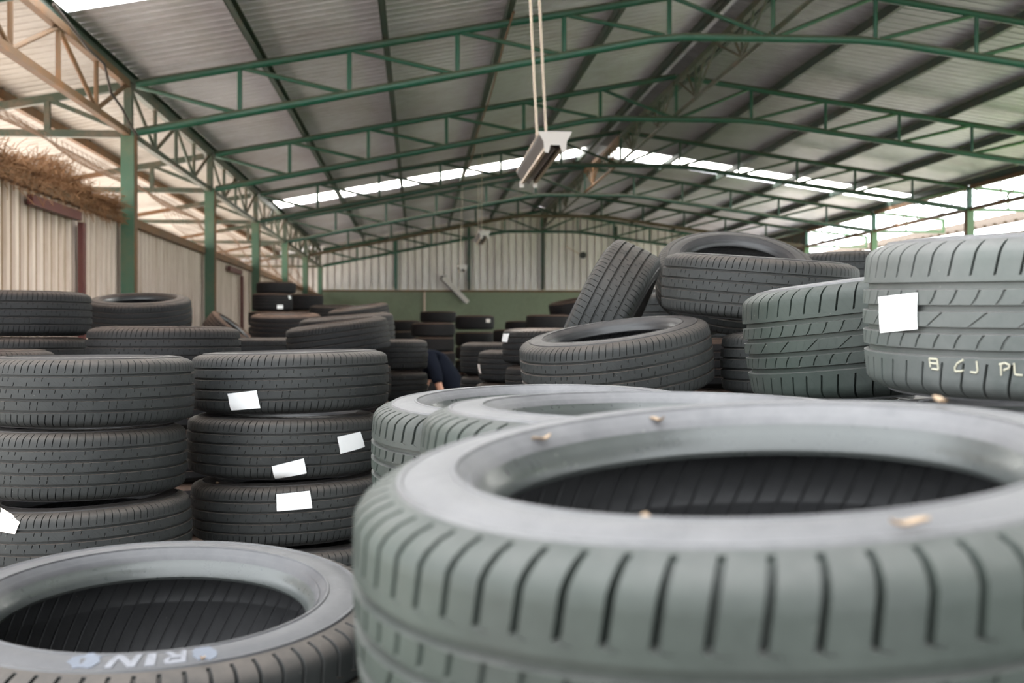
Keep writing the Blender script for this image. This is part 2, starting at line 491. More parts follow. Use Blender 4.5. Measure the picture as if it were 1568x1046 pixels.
# purlins
PX = [XC - 0.32 - 1.59 * i for i in range(5)][::-1] + [XC + 0.32 + 1.59 * i for i in range(5)]
PX = [-3.66] + PX + [12.99]
plab = ['dark steel purlin along the eave above the beige wall', 'dark green purlin, first one up the roof from the beige wall', 'dark green purlin, second one up the roof from the beige wall',
        'dark green purlin with a cable, third up from the beige wall', 'dark green purlin, fourth up from the beige wall', 'dark purlin next to the ridge on the side of the hanging lamp',
        'dark purlin next to the ridge on the open side', 'black purlin, fourth up from the open side', 'black purlin, third up from the open side', 'black purlin, second up from the open side',
        'black purlin, first up from the open side', 'black purlin along the eave of the open side']
for i, X in enumerate(PX):
    w = 0.09
    z = ztop(X) + 0.052 + 0.075
    m = MB()
    # C section
    m.box((X - 0.03, (YF + YB - 0.3) / 2, z), (0.012, YB - 0.3 - YF, 0.13))
    m.box((X, (YF + YB - 0.3) / 2, z + 0.0595), (0.072, YB - 0.3 - YF, 0.011))
    lip = 0.0595 if 0 < i < 11 else 0.068
    m.box((X, (YF + YB - 0.3) / 2, z - lip), (0.072, YB - 0.3 - YF, 0.011))
    if i in (0, 11): m.box((X - 0.03, (YF + YB - 0.3) / 2, z - 0.064), (0.012, YB - 0.3 - YF, 0.016))
    tag(m.build('purlin', M['purlin']), plab[i], 'purlin', 'purlins under the roof sheets')
for X, lab in ((-5.2, 'brown purlin under the pale eave sheets outside, upper one'), (-6.8, 'brown purlin under the pale eave sheets outside, lower one')):
    z = ztop(X) + 0.127
    tag(MB().box((X, (YF + YB) / 2, z), (0.08, YB - YF, 0.13)).build('purlin', M['rusty']), lab, 'purlin', 'purlins under the roof sheets')


def corrugate(P0, U, V, W, nlen, prof, hscale=1.0, cols=2):
    """sheet from P0: ribs run along V, repeat along U (unit) ; prof = [(u,h)...] one pitch; W normal"""
    m = MB(); P0 = Vector(P0); U = Vector(U); V = Vector(V); W = Vector(W)
    us = []
    pitch = prof[-1][0]
    n = int(nlen / pitch)
    for i in range(n):
        for (u, h) in prof[:-1]: us.append((i * pitch + u, h))
    us.append((n * pitch, prof[0][1]))
    vs = []
    for (u, h) in us:
        for c in range(cols):
            vs.append(P0 + U * u + V * (c / (cols - 1)) + W * h * hscale)
    fs = []
    for i in range(len(us) - 1):
        for c in range(cols - 1):
            a = i * cols + c
            fs.append((a, a + cols, a + cols + 1, a + 1))
    return m.add(vs, fs)


ROOFP = [(0, 0), (0.085, 0), (0.09, -0.004), (0.095, 0), (0.165, 0), (0.185, 0.036), (0.22, 0.036), (0.24, 0)]
SK = [(10.2, 12.95), (31.0, 32.6)]    # translucent strips across the roof
ys = [YF, SK[0][0], SK[0][1], SK[1][0], SK[1][1], YB + 0.6]
ZO = 0.052 + 0.160


def roofpiece(name, Xa, Xb, Ya, Yb, mat):
    a = Vector((Xa, Ya, ztop(Xa) + ZO)); b = Vector((Xb, Ya, ztop(Xb) + ZO))
    V = b - a; W = Vector((-V.z, 0, V.x)).normalized()
    if W.z < 0: W = -W
    o = corrugate(a, (0, 1, 0), V, W, Yb - Ya, ROOFP).build(name, mat)
    return tag(o, kind='structure')


for i in range(5):
    sky = i in (1, 3)
    nm = 'window_%d' % i if sky else 'ceiling_left'
    mt = M['skylight'] if sky else M['roof']
    roofpiece(nm, -3.70, XC - 0.005, ys[i], ys[i + 1] + 0.03, mt)
    roofpiece('window_%d' % (i + 1) if sky else 'ceiling_right', 13.35, XC + 0.005, ys[i], ys[i + 1] + 0.03, M['roofshade'] if i in (0, 2) else mt)
roofpiece('ceiling_eave', -7.6, -3.72, YF, YB, M['eavesheet'])
roofpiece('front_shade_roof', 13.35, XC + 0.005, -10.0, YF - 0.02, M['roof'])  # added unseen roof that shades the near tyres from the right
roofpiece('front_shade_roof', 1.2, XC - 0.005, -10.0, YF - 0.02, M['roof'])
tag(MB().add([(XC - 0.3, YF, ztop(XC - 0.3) + ZO + 0.06), (XC, YF, ZC + ZO + 0.06), (XC + 0.3, YF, ztop(XC + 0.3) + ZO + 0.06),
              (XC - 0.3, YB, ztop(XC - 0.3) + ZO + 0.06), (XC, YB, ZC + ZO + 0.06), (XC + 0.3, YB, ztop(XC + 0.3) + ZO + 0.06)], [(0, 1, 4, 3), (1, 2, 5, 4)]).build('trim_1', M['roof']), kind='structure')

# eave brackets outside
for k, Y in enumerate(YK):
    lab = ['green eave bracket at the picture top corner above the straw', 'green eave bracket reaching outside from the wide column',
           'brown green eave bracket outside the second wall column', 'brown eave bracket outside the third wall column', 'dim eave bracket outside the fourth wall column',
           'dim eave bracket outside the fifth wall column', 'dim eave bracket at the far corner of the beige wall'][k]
    r = tag(empty('eave_bracket', (XL, Y, BL)), lab, 'bracket', 'eave brackets beyond the beige wall')
    a = XL - 0.1
    MB().bar((a, Y, ztop(a) - 0.0), (-5.45, Y, ztop(-5.45)), 0.09, 0.10).build('top_chord', M['greendirty'], r)
    MB().bar((a, Y, BL - 0.01), (-6.9, Y, BL - 0.01), 0.09, 0.09).build('bottom_chord', M['greendirty'], r)
    MB().bar((-4.65, Y, BL), (-4.65, Y, ztop(-4.65)), 0.07, 0.07, (0, 1, 0)).build('web_post', M['greendirty'], r)
    MB().bar((a, Y, BL + 0.06), (-4.6, Y, ztop(-4.6) - 0.04), 0.06, 0.06).build('web_brace', M['greendirty'], r)
    MB().bar((-6.8, Y, ztop(-6.8)), (-5.3, Y, ztop(-5.3)), 0.07, 0.08).build('outer_arm', M['rusty'], r)
for k in (3, 4, 5):
    Y = YK[k]
    lab = {2: 'pale green outrigger bracket of the open side, cut by the picture edge', 3: 'pale green outrigger bracket at the widest column of the open side',
           4: 'pale green outrigger bracket at the middle column of the open side', 5: 'pale green outrigger bracket beside the grey end sheet'}[k]
    r = tag(empty('eave_bracket', (XR, Y, BR)), lab, 'bracket', 'outrigger brackets of the open side')
    a = XR + 0.1; e = XR + 2.05
    MB().bar((a, Y, ZR), (e, Y, BR + 0.33), 0.06, 0.07).build('top_chord', M['palegreen'], r)
    MB().bar((a, Y, BR - 0.01), (e, Y, BR - 0.01), 0.06, 0.07).build('bottom_chord', M['palegreen'], r)
    MB().bar((e, Y, BR - 0.05), (e, Y, BR + 0.36), 0.07, 0.07, (0, 1, 0)).build('end_post', M['palegreen'], r)
    MB().bar((XR + 0.95, Y, BR), (XR + 0.95, Y, BR + 0.42), 0.04, 0.04, (0, 1, 0)).build('web_post', M['palegreen'], r)

# back wall
GT = CAM + 1.62
tag(MB().box(((XL + XR) / 2, YB + 0.13, GT / 2), (XR - XL + 0.3, 0.2, GT)).build('wall_back', M['greenwall']), kind='structure')
tag(MB().box(((XL + XR) / 2, YB - 0.02, GT + 0.03), (XR - XL, 0.12, 0.07)).build('trim_2', M['rusty']), kind='structure')
BP = [(0, 0), (0.205, 0), (0.215, 0.10), (0.265, 0.10), (0.275, 0)]
m = MB()
n = int((XR - XL) / 0.275)
us = []
for i in range(n):
    for (u, h) in BP[:-1]: us.append((XL + i * 0.275 + u, h))
us.append((XR, 0))
vs = []
for X, h in us:
    vs.append((X, YB + 0.03 + h, GT + 0.05)); vs.append((X, YB + 0.03 + h, ztop(X) + ZO - 0.004))
m.add(vs, [(2 * i, 2 * i + 2, 2 * i + 3, 2 * i + 1) for i in range(len(us) - 1)])
tag(m.build('wall_back_upper', M['backwall']), kind='structure')
m = corrugate((-8.6, YB + 0.10, 0), (1, 0, 0), (0, 0, 4.9), (0, 1, 0), 8.6 + XL + 0.2, BP)
tag(m.build('wall_back_eave', M['eavesheet']), kind='structure')
for i, px in enumerate((606, 718, 831, 943, 1050)):
    p = at_y(px, 400, YB - 0.06)
    lab = ['dark green wall post on the back wall, first from the corner column', 'dark green wall post behind the far hanging lamps', 'dark green wall post under the middle of the gable',
           'dark green wall post behind the leaning tyre', 'dark green wall post behind the propped up tyre'][i]
    top = ztop(p.x) - 0.1
    tag(MB().box((p.x, YB - 0.05, (GT + 0.08 + top) / 2), (0.12, 0.08, top - GT - 0.08)).build('wall_post', M['purlin'] if i else M['green']), lab, 'post', 'posts on the back wall')
# end sheet at far right between last columns
m = corrugate((XR + 0.1, YK[5] + 0.1, BR - 0.4), (0, 1, 0), (0, 0, ZR - BR + 0.42), (1, 0, 0), 6.2, [(0, 0), (0.2, 0), (0.21, 0.03), (0.24, 0.03), (0.25, 0)])
tag(m.build('wall_right', sheet('grey_green_sheet', (0.16, 0.17, 0.13, 1), (0.1, 0.1, 0.08, 1), 0.6, 0.7)), kind='structure')

# left wall
WT = CAM + 1.44
WX = XL - 0.14
LP = [(0, 0), (0.10, 0), (0.125, 0.055), (0.225, 0.055), (0.25, 0)]
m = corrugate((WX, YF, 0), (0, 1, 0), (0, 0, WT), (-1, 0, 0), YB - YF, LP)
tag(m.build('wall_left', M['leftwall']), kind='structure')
tag(MB().box((WX + 0.03, (YF + YB) / 2, WT + 0.03), (0.10, YB - YF, 0.11)).build('trim_3', M['rusty']), kind='structure')
for Yp, lab in ((13.75, 'dark red steel post in front of the beige wall, before the wide column'), (26.0, 'dark red steel post on the beige wall beyond the second column')):
    r = tag(empty('gate_post', (WX + 0.07, Yp, 0)), lab, 'post', 'dark red gate posts')
    MB().box((WX + 0.07, Yp, (WT - 0.2) / 2), (0.06, 0.12, WT - 0.2)).build('upright', M['maroon'], r)
    MB().box((WX + 0.07, Yp - 0.95, WT - 0.14), (0.06, 1.7, 0.1)).build('header_rail', M['maroon'], r)

# wire netting panels in the bays above the wall, seen against the eave
for k in range(6):
    Y0, Y1 = YK[k] + 0.12, YK[k + 1] - 0.12
    lab = ['sagging brown wire netting above the straw nests', 'grimy wire netting above the wall in the second bay', 'grimy wire netting above the wall in the third bay',
           'grimy wire netting above the wall in the fourth bay', 'dim wire netting above the wall in the fifth bay', 'dim wire netting above the wall in the last bay'][k]
    m = MB()
    z0, z1 = WT + 0.1, BL - 0.08
    if k < 2: z0 = WT + 0.55
    ny = 24; nz = 7
    def P(u, v):
        s = math.sin(PI * v) * 0.25 * (0.6 + 0.4 * math.sin(7 * u + k))
        return (WX + 0.02 - 0.75 * v - s, Y0 + (Y1 - Y0) * u + 0.06 * math.sin(9 * v + 5 * u), z0 + (z1 - z0) * v)
    for i in range(ny + 1):
        m.tube([P(i / ny, j / 8) for j in range(9)], 0.0045, 4)
    for j in range(nz + 1):
        m.tube([P(i / 24, j / nz) for i in range(25)], 0.0035, 4)
    tag(m.build('wire_netting', M['wire']), lab, 'netting', 'wire netting over the beige wall')

# straw on the wall top
m = MB()
for i in range(5200):
    Y = YF + 4.2 + (rng.random() ** 0.9) * 7.4
    w = 0.16 * (1.0 + 0.6 * math.sin(Y * 2.1)) * max(0.25, min(1, (17.5 - Y) / 4))
    p = Vector((WX + 0.05 + rng.normal() * 0.06, Y, WT + 0.09 + abs(rng.normal()) * w * 0.6 - (rng.random() < 0.25) * rng.random() * 0.22))
    p.z = min(p.z, WT + 0.30)
    hang = p.z < WT + 0.09
    if hang: p.x = WX + 0.125 + rng.random() * 0.03
    if abs(Y - YK[1]) < 0.4 or abs(Y - YK[0]) < 0.4: continue
    d = Vector((rng.normal() * 0.25, rng.normal(), rng.normal() * 0.22)).normalized() * (0.08 + rng.random() * 0.16)
    d.x = abs(d.x)
    if not hang: d.z = min(max(d.z, WT + 0.10 - p.z), WT + 0.5 - p.z)
    q = p + d * 0.5 + Vector((0, 0, abs(rng.normal()) * 0.02))
    m.tube([p, q, p + d], 0.003, 3, False)
tag(m.build('straw', M['straw']), 'brown dry straw nest heaped along the top of the beige wall', 'straw', kind='stuff')

# cable on eave truss
pts = [at_y(x, y, Y) for x, y, Y in ((30, 5, 12.0), (90, 72, 13.2), (130, 98, 13.9), (150, 142, 14.2), (170, 165, 14.7), (186, 190, 15.1), (193, 208, 15.52))]
pts = [Vector((XL + 0.14, p.y, p.z)) for p in pts]
tag(MB().tube(pts, 0.016, 8).build('electric_cable', M['cable'], None, 60), 'loose dark electric cable hanging along the rusty eave truss', 'cable')
# cable along third purlin
X = PX[3] + 0.02
pts = [Vector((X - 0.02 * math.sin(i * 1.3), 15 + i * 1.4, ztop(X) - 0.03 - 0.05 * abs(math.sin(i * 0.9)))) for i in range(12)]
tag(MB().tube(pts, 0.014, 8).build('conduit', M['rusty'], None, 60), 'thin brown conduit hanging below the third purlin', 'conduit')


# ------------------------------------------------------------------ lamps
def batten(px, py, d, L, wd, label, rods):
    """twin tube batten running along the hall; px,py: photo position of the near end plate centre"""
    p = at(px, py, d)
    r = tag(empty('tube_lamp', p), label, 'lamp', 'hanging tube lamps')
    w = wd / 2; h = wd * 0.36
    def prof(y, s=1.0):
        return [(-w, y, h), (-w * 0.98, y, h * 0.72), (-w * 0.62, y, -h * 0.1), (-w * 0.30, y, -h * 0.02), (0, y, -h * 0.55), (w * 0.30, y, -h * 0.02), (w * 0.62, y, -h * 0.1), (w * 0.98, y, h * 0.72), (w, y, h)]
    a = [Vector(q) + p for q in prof(0.006)]; b = [Vector(q) + p for q in prof(L)]
    n = len(a)
    MB().add(a + b, [(i, i + 1, n + i + 1, n + i) for i in range(n - 1)] + [(n - 1, 0, n, 2 * n - 1)] + [tuple(range(n, 2 * n))]).build('body', M['reflector'], r)
    for s in (-1, 1):
        MB().bar(p + Vector((s * w, 0.01, h)), p + Vector((s * w, L, h)), wd * 0.04, wd * 0.04).build('edge_lip', M['rod'], r)
        MB().bar(p + Vector((s * w * 0.5, 0.02, -h * 0.3)), p + Vector((s * w * 0.5, L - 0.02, -h * 0.3)), wd * 0.12, wd * 0.12).build('rail', M['rod'], r)
    pl = MB()
    o = [(-w * 1.12, h * 1.05), (-w * 1.05, h * 0.8), (-w * 0.78, h * 0.15), (-w * 0.70, -h * 0.85), (-w * 0.45, -h * 0.95), (-w * 0.32, -h * 0.2), (w * 0.32, -h * 0.2), (w * 0.45, -h * 0.95), (w * 0.70, -h * 0.85), (w * 0.78, h * 0.15), (w * 1.05, h * 0.8), (w * 1.12, h * 1.05)]
    k = len(o)
    pl.add([p + Vector((x, -0.012, z)) for x, z in o] + [p + Vector((x, 0.004, z)) for x, z in o], [tuple(range(k - 1, -1, -1)), tuple(range(k, 2 * k))] + [(i, (i + 1) % k, k + (i + 1) % k, k + i) for i in range(k)])
    pl.build('end_plate', M['lampbody'], r)
    for s in (-1, 1):
        MB().box(p + Vector((s * w * 0.55, L + 0.012, -h * 0.5)), (wd * 0.17, 0.022, wd * 0.26)).build('lamp_holder', M['socket'], r)
    for (dy, tx, ty) in rods:
        q = p + Vector((-w * 0.55 if dy < 0.2 else -w * 0.7, dy, h))
        t = at(tx, ty, d + dy); 
        t = q + (t - q) * 1.0
        # carry on to the roof
        f = (ztop(t.x) + 0.05 - q.z) / (t.z - q.z)
        MB().tube([q, q + (t - q) * f], wd * (0.045 if d < 15 else 0.022), 8).build('suspension_rod', M['rod'], r, 60)
    return r


batten(850, 219, 10.0, 2.4, 0.25, 'twin tube lamp hung on two pale rods, large and close overhead', [(0.06, 826, 0), (0.6, 812, 0)])
batten(742, 360, 27.0, 2.4, 0.25, 'small twin tube lamp hung in front of the back wall, higher of the far pair', [(0.1, 738, 260), (1.2, 733, 260)])
batten(709, 411, 30.0, 1.2, 0.22, 'smallest tube lamp hanging low before the back wall, lit orange', [(0.1, 707, 330)])
# fallen lamp on the back wall
p, q = at_y(679, 425, YB - 0.16), at_y(717, 463, YB - 0.2)
r = tag(empty('wall_lamp', p), 'pale tube lamp hanging askew across the back wall and green masonry', 'lamp')
MB().bar(p, q, 0.16, 0.10, (0, 1, 0)).build('body', M['lampbody'], r)
MB().box(p, (0.22, 0.1, 0.16)).build('end_cap', M['reflector'], r)
MB().bar(p + Vector((-0.12, 0, -0.04)), q + Vector((-0.12, 0, -0.04)), 0.05, 0.05, (0, 1, 0)).build('tube_rail', M['reflector'], r)
# little floodlight
p = at_y(892, 391, YB - 0.8); q = at_y(866, 377, YB - 0.04)
r = tag(empty('floodlight', p), 'small black floodlight on a thin arm on the back wall', 'lamp')
MB().tube([q, p], 0.02, 8).build('arm', M['rod'], r, 60)
MB().tube([p + Vector((0, -0.12, 0)), p, p + Vector((0, 0.1, 0))], [0.13, 0.12, 0.05], 12).build('lamp_head', M['black'], r, 60)
# drain pipe
p = at_y(650, 449, YB - 0.04)
tag(MB().tube([(p.x, YB - 0.03, 0.02), (p.x, YB - 0.03, GT - 0.01)], 0.05, 10).build('drain_pipe', M['rod'], None, 60), 'thin pale vertical pipe on the green masonry wall', 'pipe')

# ------------------------------------------------------------------ ground & outside
tag(MB().box(((XL + XR) / 2, 20, -0.05), (XR - XL + 1.0, 62, 0.1)).build('floor', M['concrete']), kind='structure')
tag(MB().box((-32, 20, -0.09), (56, 160, 0.1)).build('ground_left', M['soil']), kind='structure')
tag(MB().box((19.0, 18.5, -0.09), (10, 31, 0.1)).build('ground_right', M['grass']), kind='structure')
tag(MB().box((50.5, 64.5, -0.10), (53, 71, 0.1)).build('ground_far', M['paleyard']), kind='structure')
tag(MB().box((50.5, -15.5, -0.10), (53, 89, 0.1)).build('ground_field', M['field']), kind='structure')
tag(MB().box((19.0, -28.5, -0.09), (10, 63, 0.1)).build('ground_front', M['field']), kind='structure')
tag(MB().box((19.0, 67, -0.09), (10, 66, 0.1)).build('ground_yard', M['paleyard']), kind='structure')
# neighbouring shed
BX = 21.0
r = tag(empty('building', (BX, 45, 0)), 'cream neighbouring shed with ribbed brown roof beyond the open side', 'building')
pr = at(1568, 331, 40)
k_ = 40.5
zt = CAM + (512 - 333) / F * 40.6 * BX / 20.5
MB().box((BX + 4, 70, zt / 2 - 0.2), (8, 66, zt - 0.4)).build('wall', M['shedwall'], r)
m = corrugate((BX - 0.9, 36.5, zt - 0.25), (0, 1, 0), (5.2, 0, 1.3), (-0.24, 0, 0.97), 66, [(0, 0), (0.3, 0.0), (0.45, 0.12), (0.6, 0.12), (0.75, 0)])
m.build('roof', M['shedroof'], r)
for i in range(7):
    MB().box((BX - 0.05, 38 + i * 6.0, zt / 2 - 0.4), (0.25, 0.3, zt - 0.8)).build('pilaster', M['palegreen'], r)


# ------------------------------------------------------------------ tyres
R0, HW = 0.325, 0.105


def revolve(prof, n, closed_u=True, uvscale=None, name='m', smooth=35, ph=0.0):
    prof = np.array(prof); k = len(prof)
    th = np.arange(n) * 2 * PI / n + ph
    v = np.zeros((n, k, 3))
    v[:, :, 0] = np.cos(th)[:, None] * prof[None, :, 0]
    v[:, :, 1] = np.sin(th)[:, None] * prof[None, :, 0]
    v[:, :, 2] = prof[None, :, 1]
    return grid(v, name, smooth, uvscale)


def grid(v, name, smooth=35, uv=None):
    n, k, _ = v.shape
    i = np.arange(n)[:, None]; j = np.arange(k - 1)[None, :]
    i2 = (i + 1) % n
    f = np.stack([i * k + j, i2 * k + j, i2 * k + j + 1, i * k + j + 1], -1).reshape(-1, 4)
    me = bpy.data.meshes.new(name)
    me.from_pydata(v.reshape(-1, 3).tolist(), [], f.tolist())
    me.polygons.foreach_set('use_smooth', [True] * len(me.polygons))
    me.set_sharp_from_angle(angle=math.radians(smooth))
    if uv is not None:      # uv: (u per column n+1, v per profile k)
        U, V = uv
        ly = me.uv_layers.new(name='UVMap')
        ii = np.repeat(np.arange(n), k - 1); jj = np.tile(np.arange(k - 1), n)
        us = np.stack([U[ii], U[ii + 1], U[ii + 1], U[ii]], -1)
        vs = np.stack([V[jj], V[jj], V[jj + 1], V[jj + 1]], -1)
        ly.data.foreach_set('uv', np.stack([us, vs], -1).reshape(-1))
    me.update()
    return me


def crown(z):
    a = abs(z)
    if a < 0.085: return R0 - 0.006 * (a / 0.085) ** 2
    pts = [(0.085, R0 - 0.006), (0.092, R0 - 0.0115), (0.098, R0 - 0.021), (0.102, R0 - 0.034), (0.1035, R0 - 0.040)]
    for (z0, r0), (z1, r1) in zip(pts, pts[1:]):
        if a <= z1 + 1e-9: return r0 + (r1 - r0) * (a - z0) / (z1 - z0)
    return R0 - 0.040


PAT = {
    # grooves: (z centre, width, depth); pitches; shoulder slot (width m, depth); rib cuts (skew)
    'touring': dict(g=[(-0.054, 0.0088, .0085), (-0.0185, 0.0095, .0085), (0.0185, 0.0095, .0085), (0.054, 0.0088, .0085)], n=92, sw=0.0030, sd=0.006, every=(1, 1), skew=0.25, rib=0.5),
    'sport': dict(g=[(-0.0435, 0.0105, .009), (-0.0142, 0.0095, .009), (0.0142, 0.0095, .009), (0.0435, 0.0105, .009)], n=56, sw=0.0045, sd=0.010, every=(1, 1), skew=0.75, rib=1.0),
    'block': dict(g=[(-0.0425, 0.010, .009), (-0.0142, 0.0105, .009), (0.0142, 0.0105, .009), (0.0425, 0.010, .009)], n=66, sw=0.0062, sd=0.013, every=(1, 1), skew=0.45, rib=1.0),
}


def tread_mesh(pn):
    p = PAT[pn]
    zs = []      # (z, groove depth, kind)  kind: 's' shoulder, 'r' rib inside, 'e' rib edge, 'g' groove floor
    zs += [(-0.1035, 0, 'x'), (-0.102, 0, 'x'), (-0.098, 0, 's'), (-0.092, 0, 's'), (-0.085, 0, 's'), (-0.075, 0, 's')]
    prev = -0.075
    for q, (c, w, dd) in enumerate(p['g']):
        a, b = c - w / 2, c + w / 2
        if q > 0:
            L = a - prev
            zs += [(prev + L * t, 0, 'r%d%s' % (q, h)) for t, h in ((0.08, 'a'), (0.40, 'a'), (0.46, 'm'), (0.54, 'm'), (0.60, 'b'), (0.92, 'b'))]
        else:
            zs += [(prev + (a - prev) * t, 0, 's' if t < 0.7 else 'e') for t in (0.5, 0.66, 0.74)]
        zs += [(a, 0, 'e'), (a + w * 0.14, dd, 'g'), (b - w * 0.14, dd, 'g'), (b, 0, 'e')]
        prev = b
    zs += [(prev + (0.075 - prev) * t, 0, 's' if t > 0.3 else 'e') for t in (0.26, 0.34, 0.5)]
    zs += [(0.075, 0, 's'), (0.085, 0, 's'), (0.092, 0, 's'), (0.098, 0, 's'), (0.102, 0, 'x'), (0.1035, 0, 'x')]
    N = p['n']; pitch = 2 * PI * R0 / N
    w = p['sw'] / pitch; e = w * 0.22
    fr = [0, e, w - e, w, 0.5 * (1 + w)]
    deep = [0, 1, 1, 0, 0]
    cols = [(i + f, dp, i) for i in range(N) for f, dp in zip(fr, deep)]
    k = len(zs); n = len(cols)
    v = np.zeros((n, k, 3))
    U = np.array([c[0] for c in cols] + [N], float); V = np.array([z / pitch for z, _, _ in zs])
    for j, (z, gd, kd) in enumerate(zs):
        r = crown(z)
        a = abs(z)
        # slanted, curved cuts
        sk = p['skew'] * (z / 0.03 + (0.35 * math.sin(z * 70) if pn != 'touring' else 0))
        if kd in ('s', 'x', 'e') and a > 0.055: sk = p['skew'] * (0.9 if z > 0 else -0.9) + (0.25 * (a - 0.06) / 0.04) * (1 if z > 0 else -1)
        for i, (u, dp, ip) in enumerate(cols):
            depth = gd
            if dp and kd != 'g':
                if kd == 's': depth = p['sd']
                elif kd[0] == 'r':
                    q = int(kd[1])
                    hit = p['rib'] >= 1 or ((ip + q) % 2 == 0)
                    t_in = (ip + 2 * q) % 3
                    if pn == 'touring': depth = 0.003 if kd[2] != 'm' and (ip * 7919 + q * 104729 + (kd[2] == 'a') * 31337 + ip * ip * 13) % 10 < 6 else 0.0
                    elif hit: depth = 0.003 if q != 2 or ip % 2 == 0 else 0.0
            th = 2 * PI * (u + sk) / N
            rr = r - depth
            v[i, j] = (rr * math.cos(th), rr * math.sin(th), z)
    return grid(v, 'tread', 38, (U, V))


SIDE = [(0.285, 0.1035), (0.2835, 0.1065), (0.2805, 0.1065), (0.2785, 0.1052), (0.265, 0.1082), (0.252, 0.1095), (0.2405, 0.1088), (0.2395, 0.1103), (0.2365, 0.1103), (0.2355, 0.1078), (0.2325, 0.1058),
        (0.2275, 0.1010), (0.2262, 0.1020), (0.2235, 0.1000), (0.2195, 0.0935), (0.2165, 0.0890), (0.2135, 0.0865), (0.2110, 0.0830), (0.2080, 0.0775), (0.2068, 0.0710), (0.2100, 0.0660), (0.2200, 0.0670)]
LIN = [(0.2200, 0.0670), (0.236, 0.080), (0.256, 0.0885), (0.280, 0.0885), (0.297, 0.078), (0.305, 0.058), (0.3085, 0.03), (0.3095, 0.004), (0.3085, 0.002), (0.3085, -0.002), (0.3095, -0.004), (0.3085, -0.03), (0.305, -0.058), (0.297, -0.078), (0.280, -0.0885), (0.256, -0.0885), (0.236, -0.080), (0.2200, -0.0670)]

base = {}
for pn in PAT: base[pn] = tread_mesh(pn)
SA, BD = SIDE[:15], SIDE[14:]
base['up'] = revolve(SA[::-1], 144, name='sidewall', smooth=28)
base['dn'] = revolve([(r, -z) for r, z in SA], 144, name='sidewall', smooth=28)
base['bup'] = revolve(BD[::-1], 128, name='bead', smooth=40)
base['bdn'] = revolve([(r, -z) for r, z in BD], 128, name='bead', smooth=40)
nl = 84
base['liner'] = revolve(LIN, nl, name='inner_liner', smooth=30, uvscale=(np.arange(nl + 1) * 1.0, np.array([z / 0.02 for r, z in LIN])))
# plain whole tyre for far and buried ones
fp = []
for z in (-0.1035, -0.098, -0.085): fp.append((crown(z), z))
for c in (-0.054, -0.0185, 0.0185, 0.054):
    fp += [(crown(c - .004), c - .0042), (crown(c) - .007, c - .003), (crown(c) - .007, c + .003), (crown(c + .004), c + .0042)]
for z in (0.085, 0.098, 0.1035): fp.append((crown(z), z))
sd = [SIDE[i] for i in (1, 4, 5, 8, 10, 14, 17, 19)]
full = [(r, -z) for r, z in sd[::-1]] + fp + sd
ln = [LIN[i] for i in (1, 3, 5, 7, 10, 12, 14, 16)]
full = [(r, z) for r, z in ln[::-1]] + full + [(ln[0][0], ln[0][1])]
base['plain'] = revolve(full, 56, name='tyre', smooth=40)


cache = {}


def mesh(key, mat):
    if (key, mat) not in cache:
        me = base[key].copy(); me.materials.clear(); me.materials.append(M[mat])
        cache[(key, mat)] = me
    return cache[(key, mat)]


TY = {}
BUILT = []
protos = {}
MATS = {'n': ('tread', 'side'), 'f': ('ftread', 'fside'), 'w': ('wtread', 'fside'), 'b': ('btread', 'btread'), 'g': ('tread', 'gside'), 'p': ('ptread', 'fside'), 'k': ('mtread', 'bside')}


def tyre(key, label, x, y, d, D=0.65, W=0.21, roll=0, pitch=0, yaw=0, pat='touring', mat='n', group=None, pos=None, spin=None, plain=False):
    P = Vector(pos) if pos is not None else at(x, y, d)
    pk = (pat, mat, plain)
    if pk not in protos:
        a, b = MATS[mat]
        if plain:
            r = bpy.data.objects.new('tyre', mesh('plain', a)); COL.objects.link(r)
        else:
            r = empty('tyre')
            child('tread', mesh(pat, a), r)
            child('sidewall', mesh('up', b), r); child('sidewall', mesh('dn', b), r)
            child('bead', mesh('bup', 'fbead' if mat in 'fpg' else 'bead'), r); child('bead', mesh('bdn', 'fbead' if mat in 'fpg' else 'bead'), r)
            child('inner_liner', mesh('liner', 'liner'), r)
        protos[pk] = r
    else:
        s = protos[pk]
        r = s.copy(); COL.objects.link(r)
        for ch in s.children:
            if ch.name.split('.')[0] not in ('tread', 'sidewall', 'bead', 'inner_liner'): continue
            c = ch.copy(); COL.objects.link(c); c.parent = r
    if spin is None: spin = random.random() * 6.28
    f = Vector((P.x, P.y, 0)).normalized()      # view direction towards this tyre
    rt = Vector((f.y, -f.x, 0))
    rot = (Matrix.Rotation(math.radians(yaw), 3, 'Z') @ Matrix.Rotation(-math.radians(roll), 3, f) @
           Matrix.Rotation(math.radians(pitch), 3, rt) @ Matrix.Rotation(spin, 3, 'Z'))
    s = D / 0.65
    r.location = P
    r.rotation_mode = 'QUATERNION'
    r.rotation_quaternion = rot.to_quaternion()
    r.scale = (s, s, W / 0.21)
    tag(r, label, 'tyre', group)
    Mw = Matrix.Translation(P) @ rot.to_4x4() @ Matrix.Diagonal((s, s, W / 0.21, 1))
    tilt = rot.to_quaternion().to_matrix() @ Vector((0, 0, 1))
    st = math.sqrt(max(0, 1 - tilt.z ** 2))
    low = P.z - (W / 2 * 1.05 * abs(tilt.z) + (D / 2 - 0.035) * st)
    TY[key] = dict(o=r, P=P, M=Mw, Mi=Mw.inverted(), D=D, W=W, low=low, mat=mat, label=label)
    return r


LS = 'tyres stacked on the labelled stack'
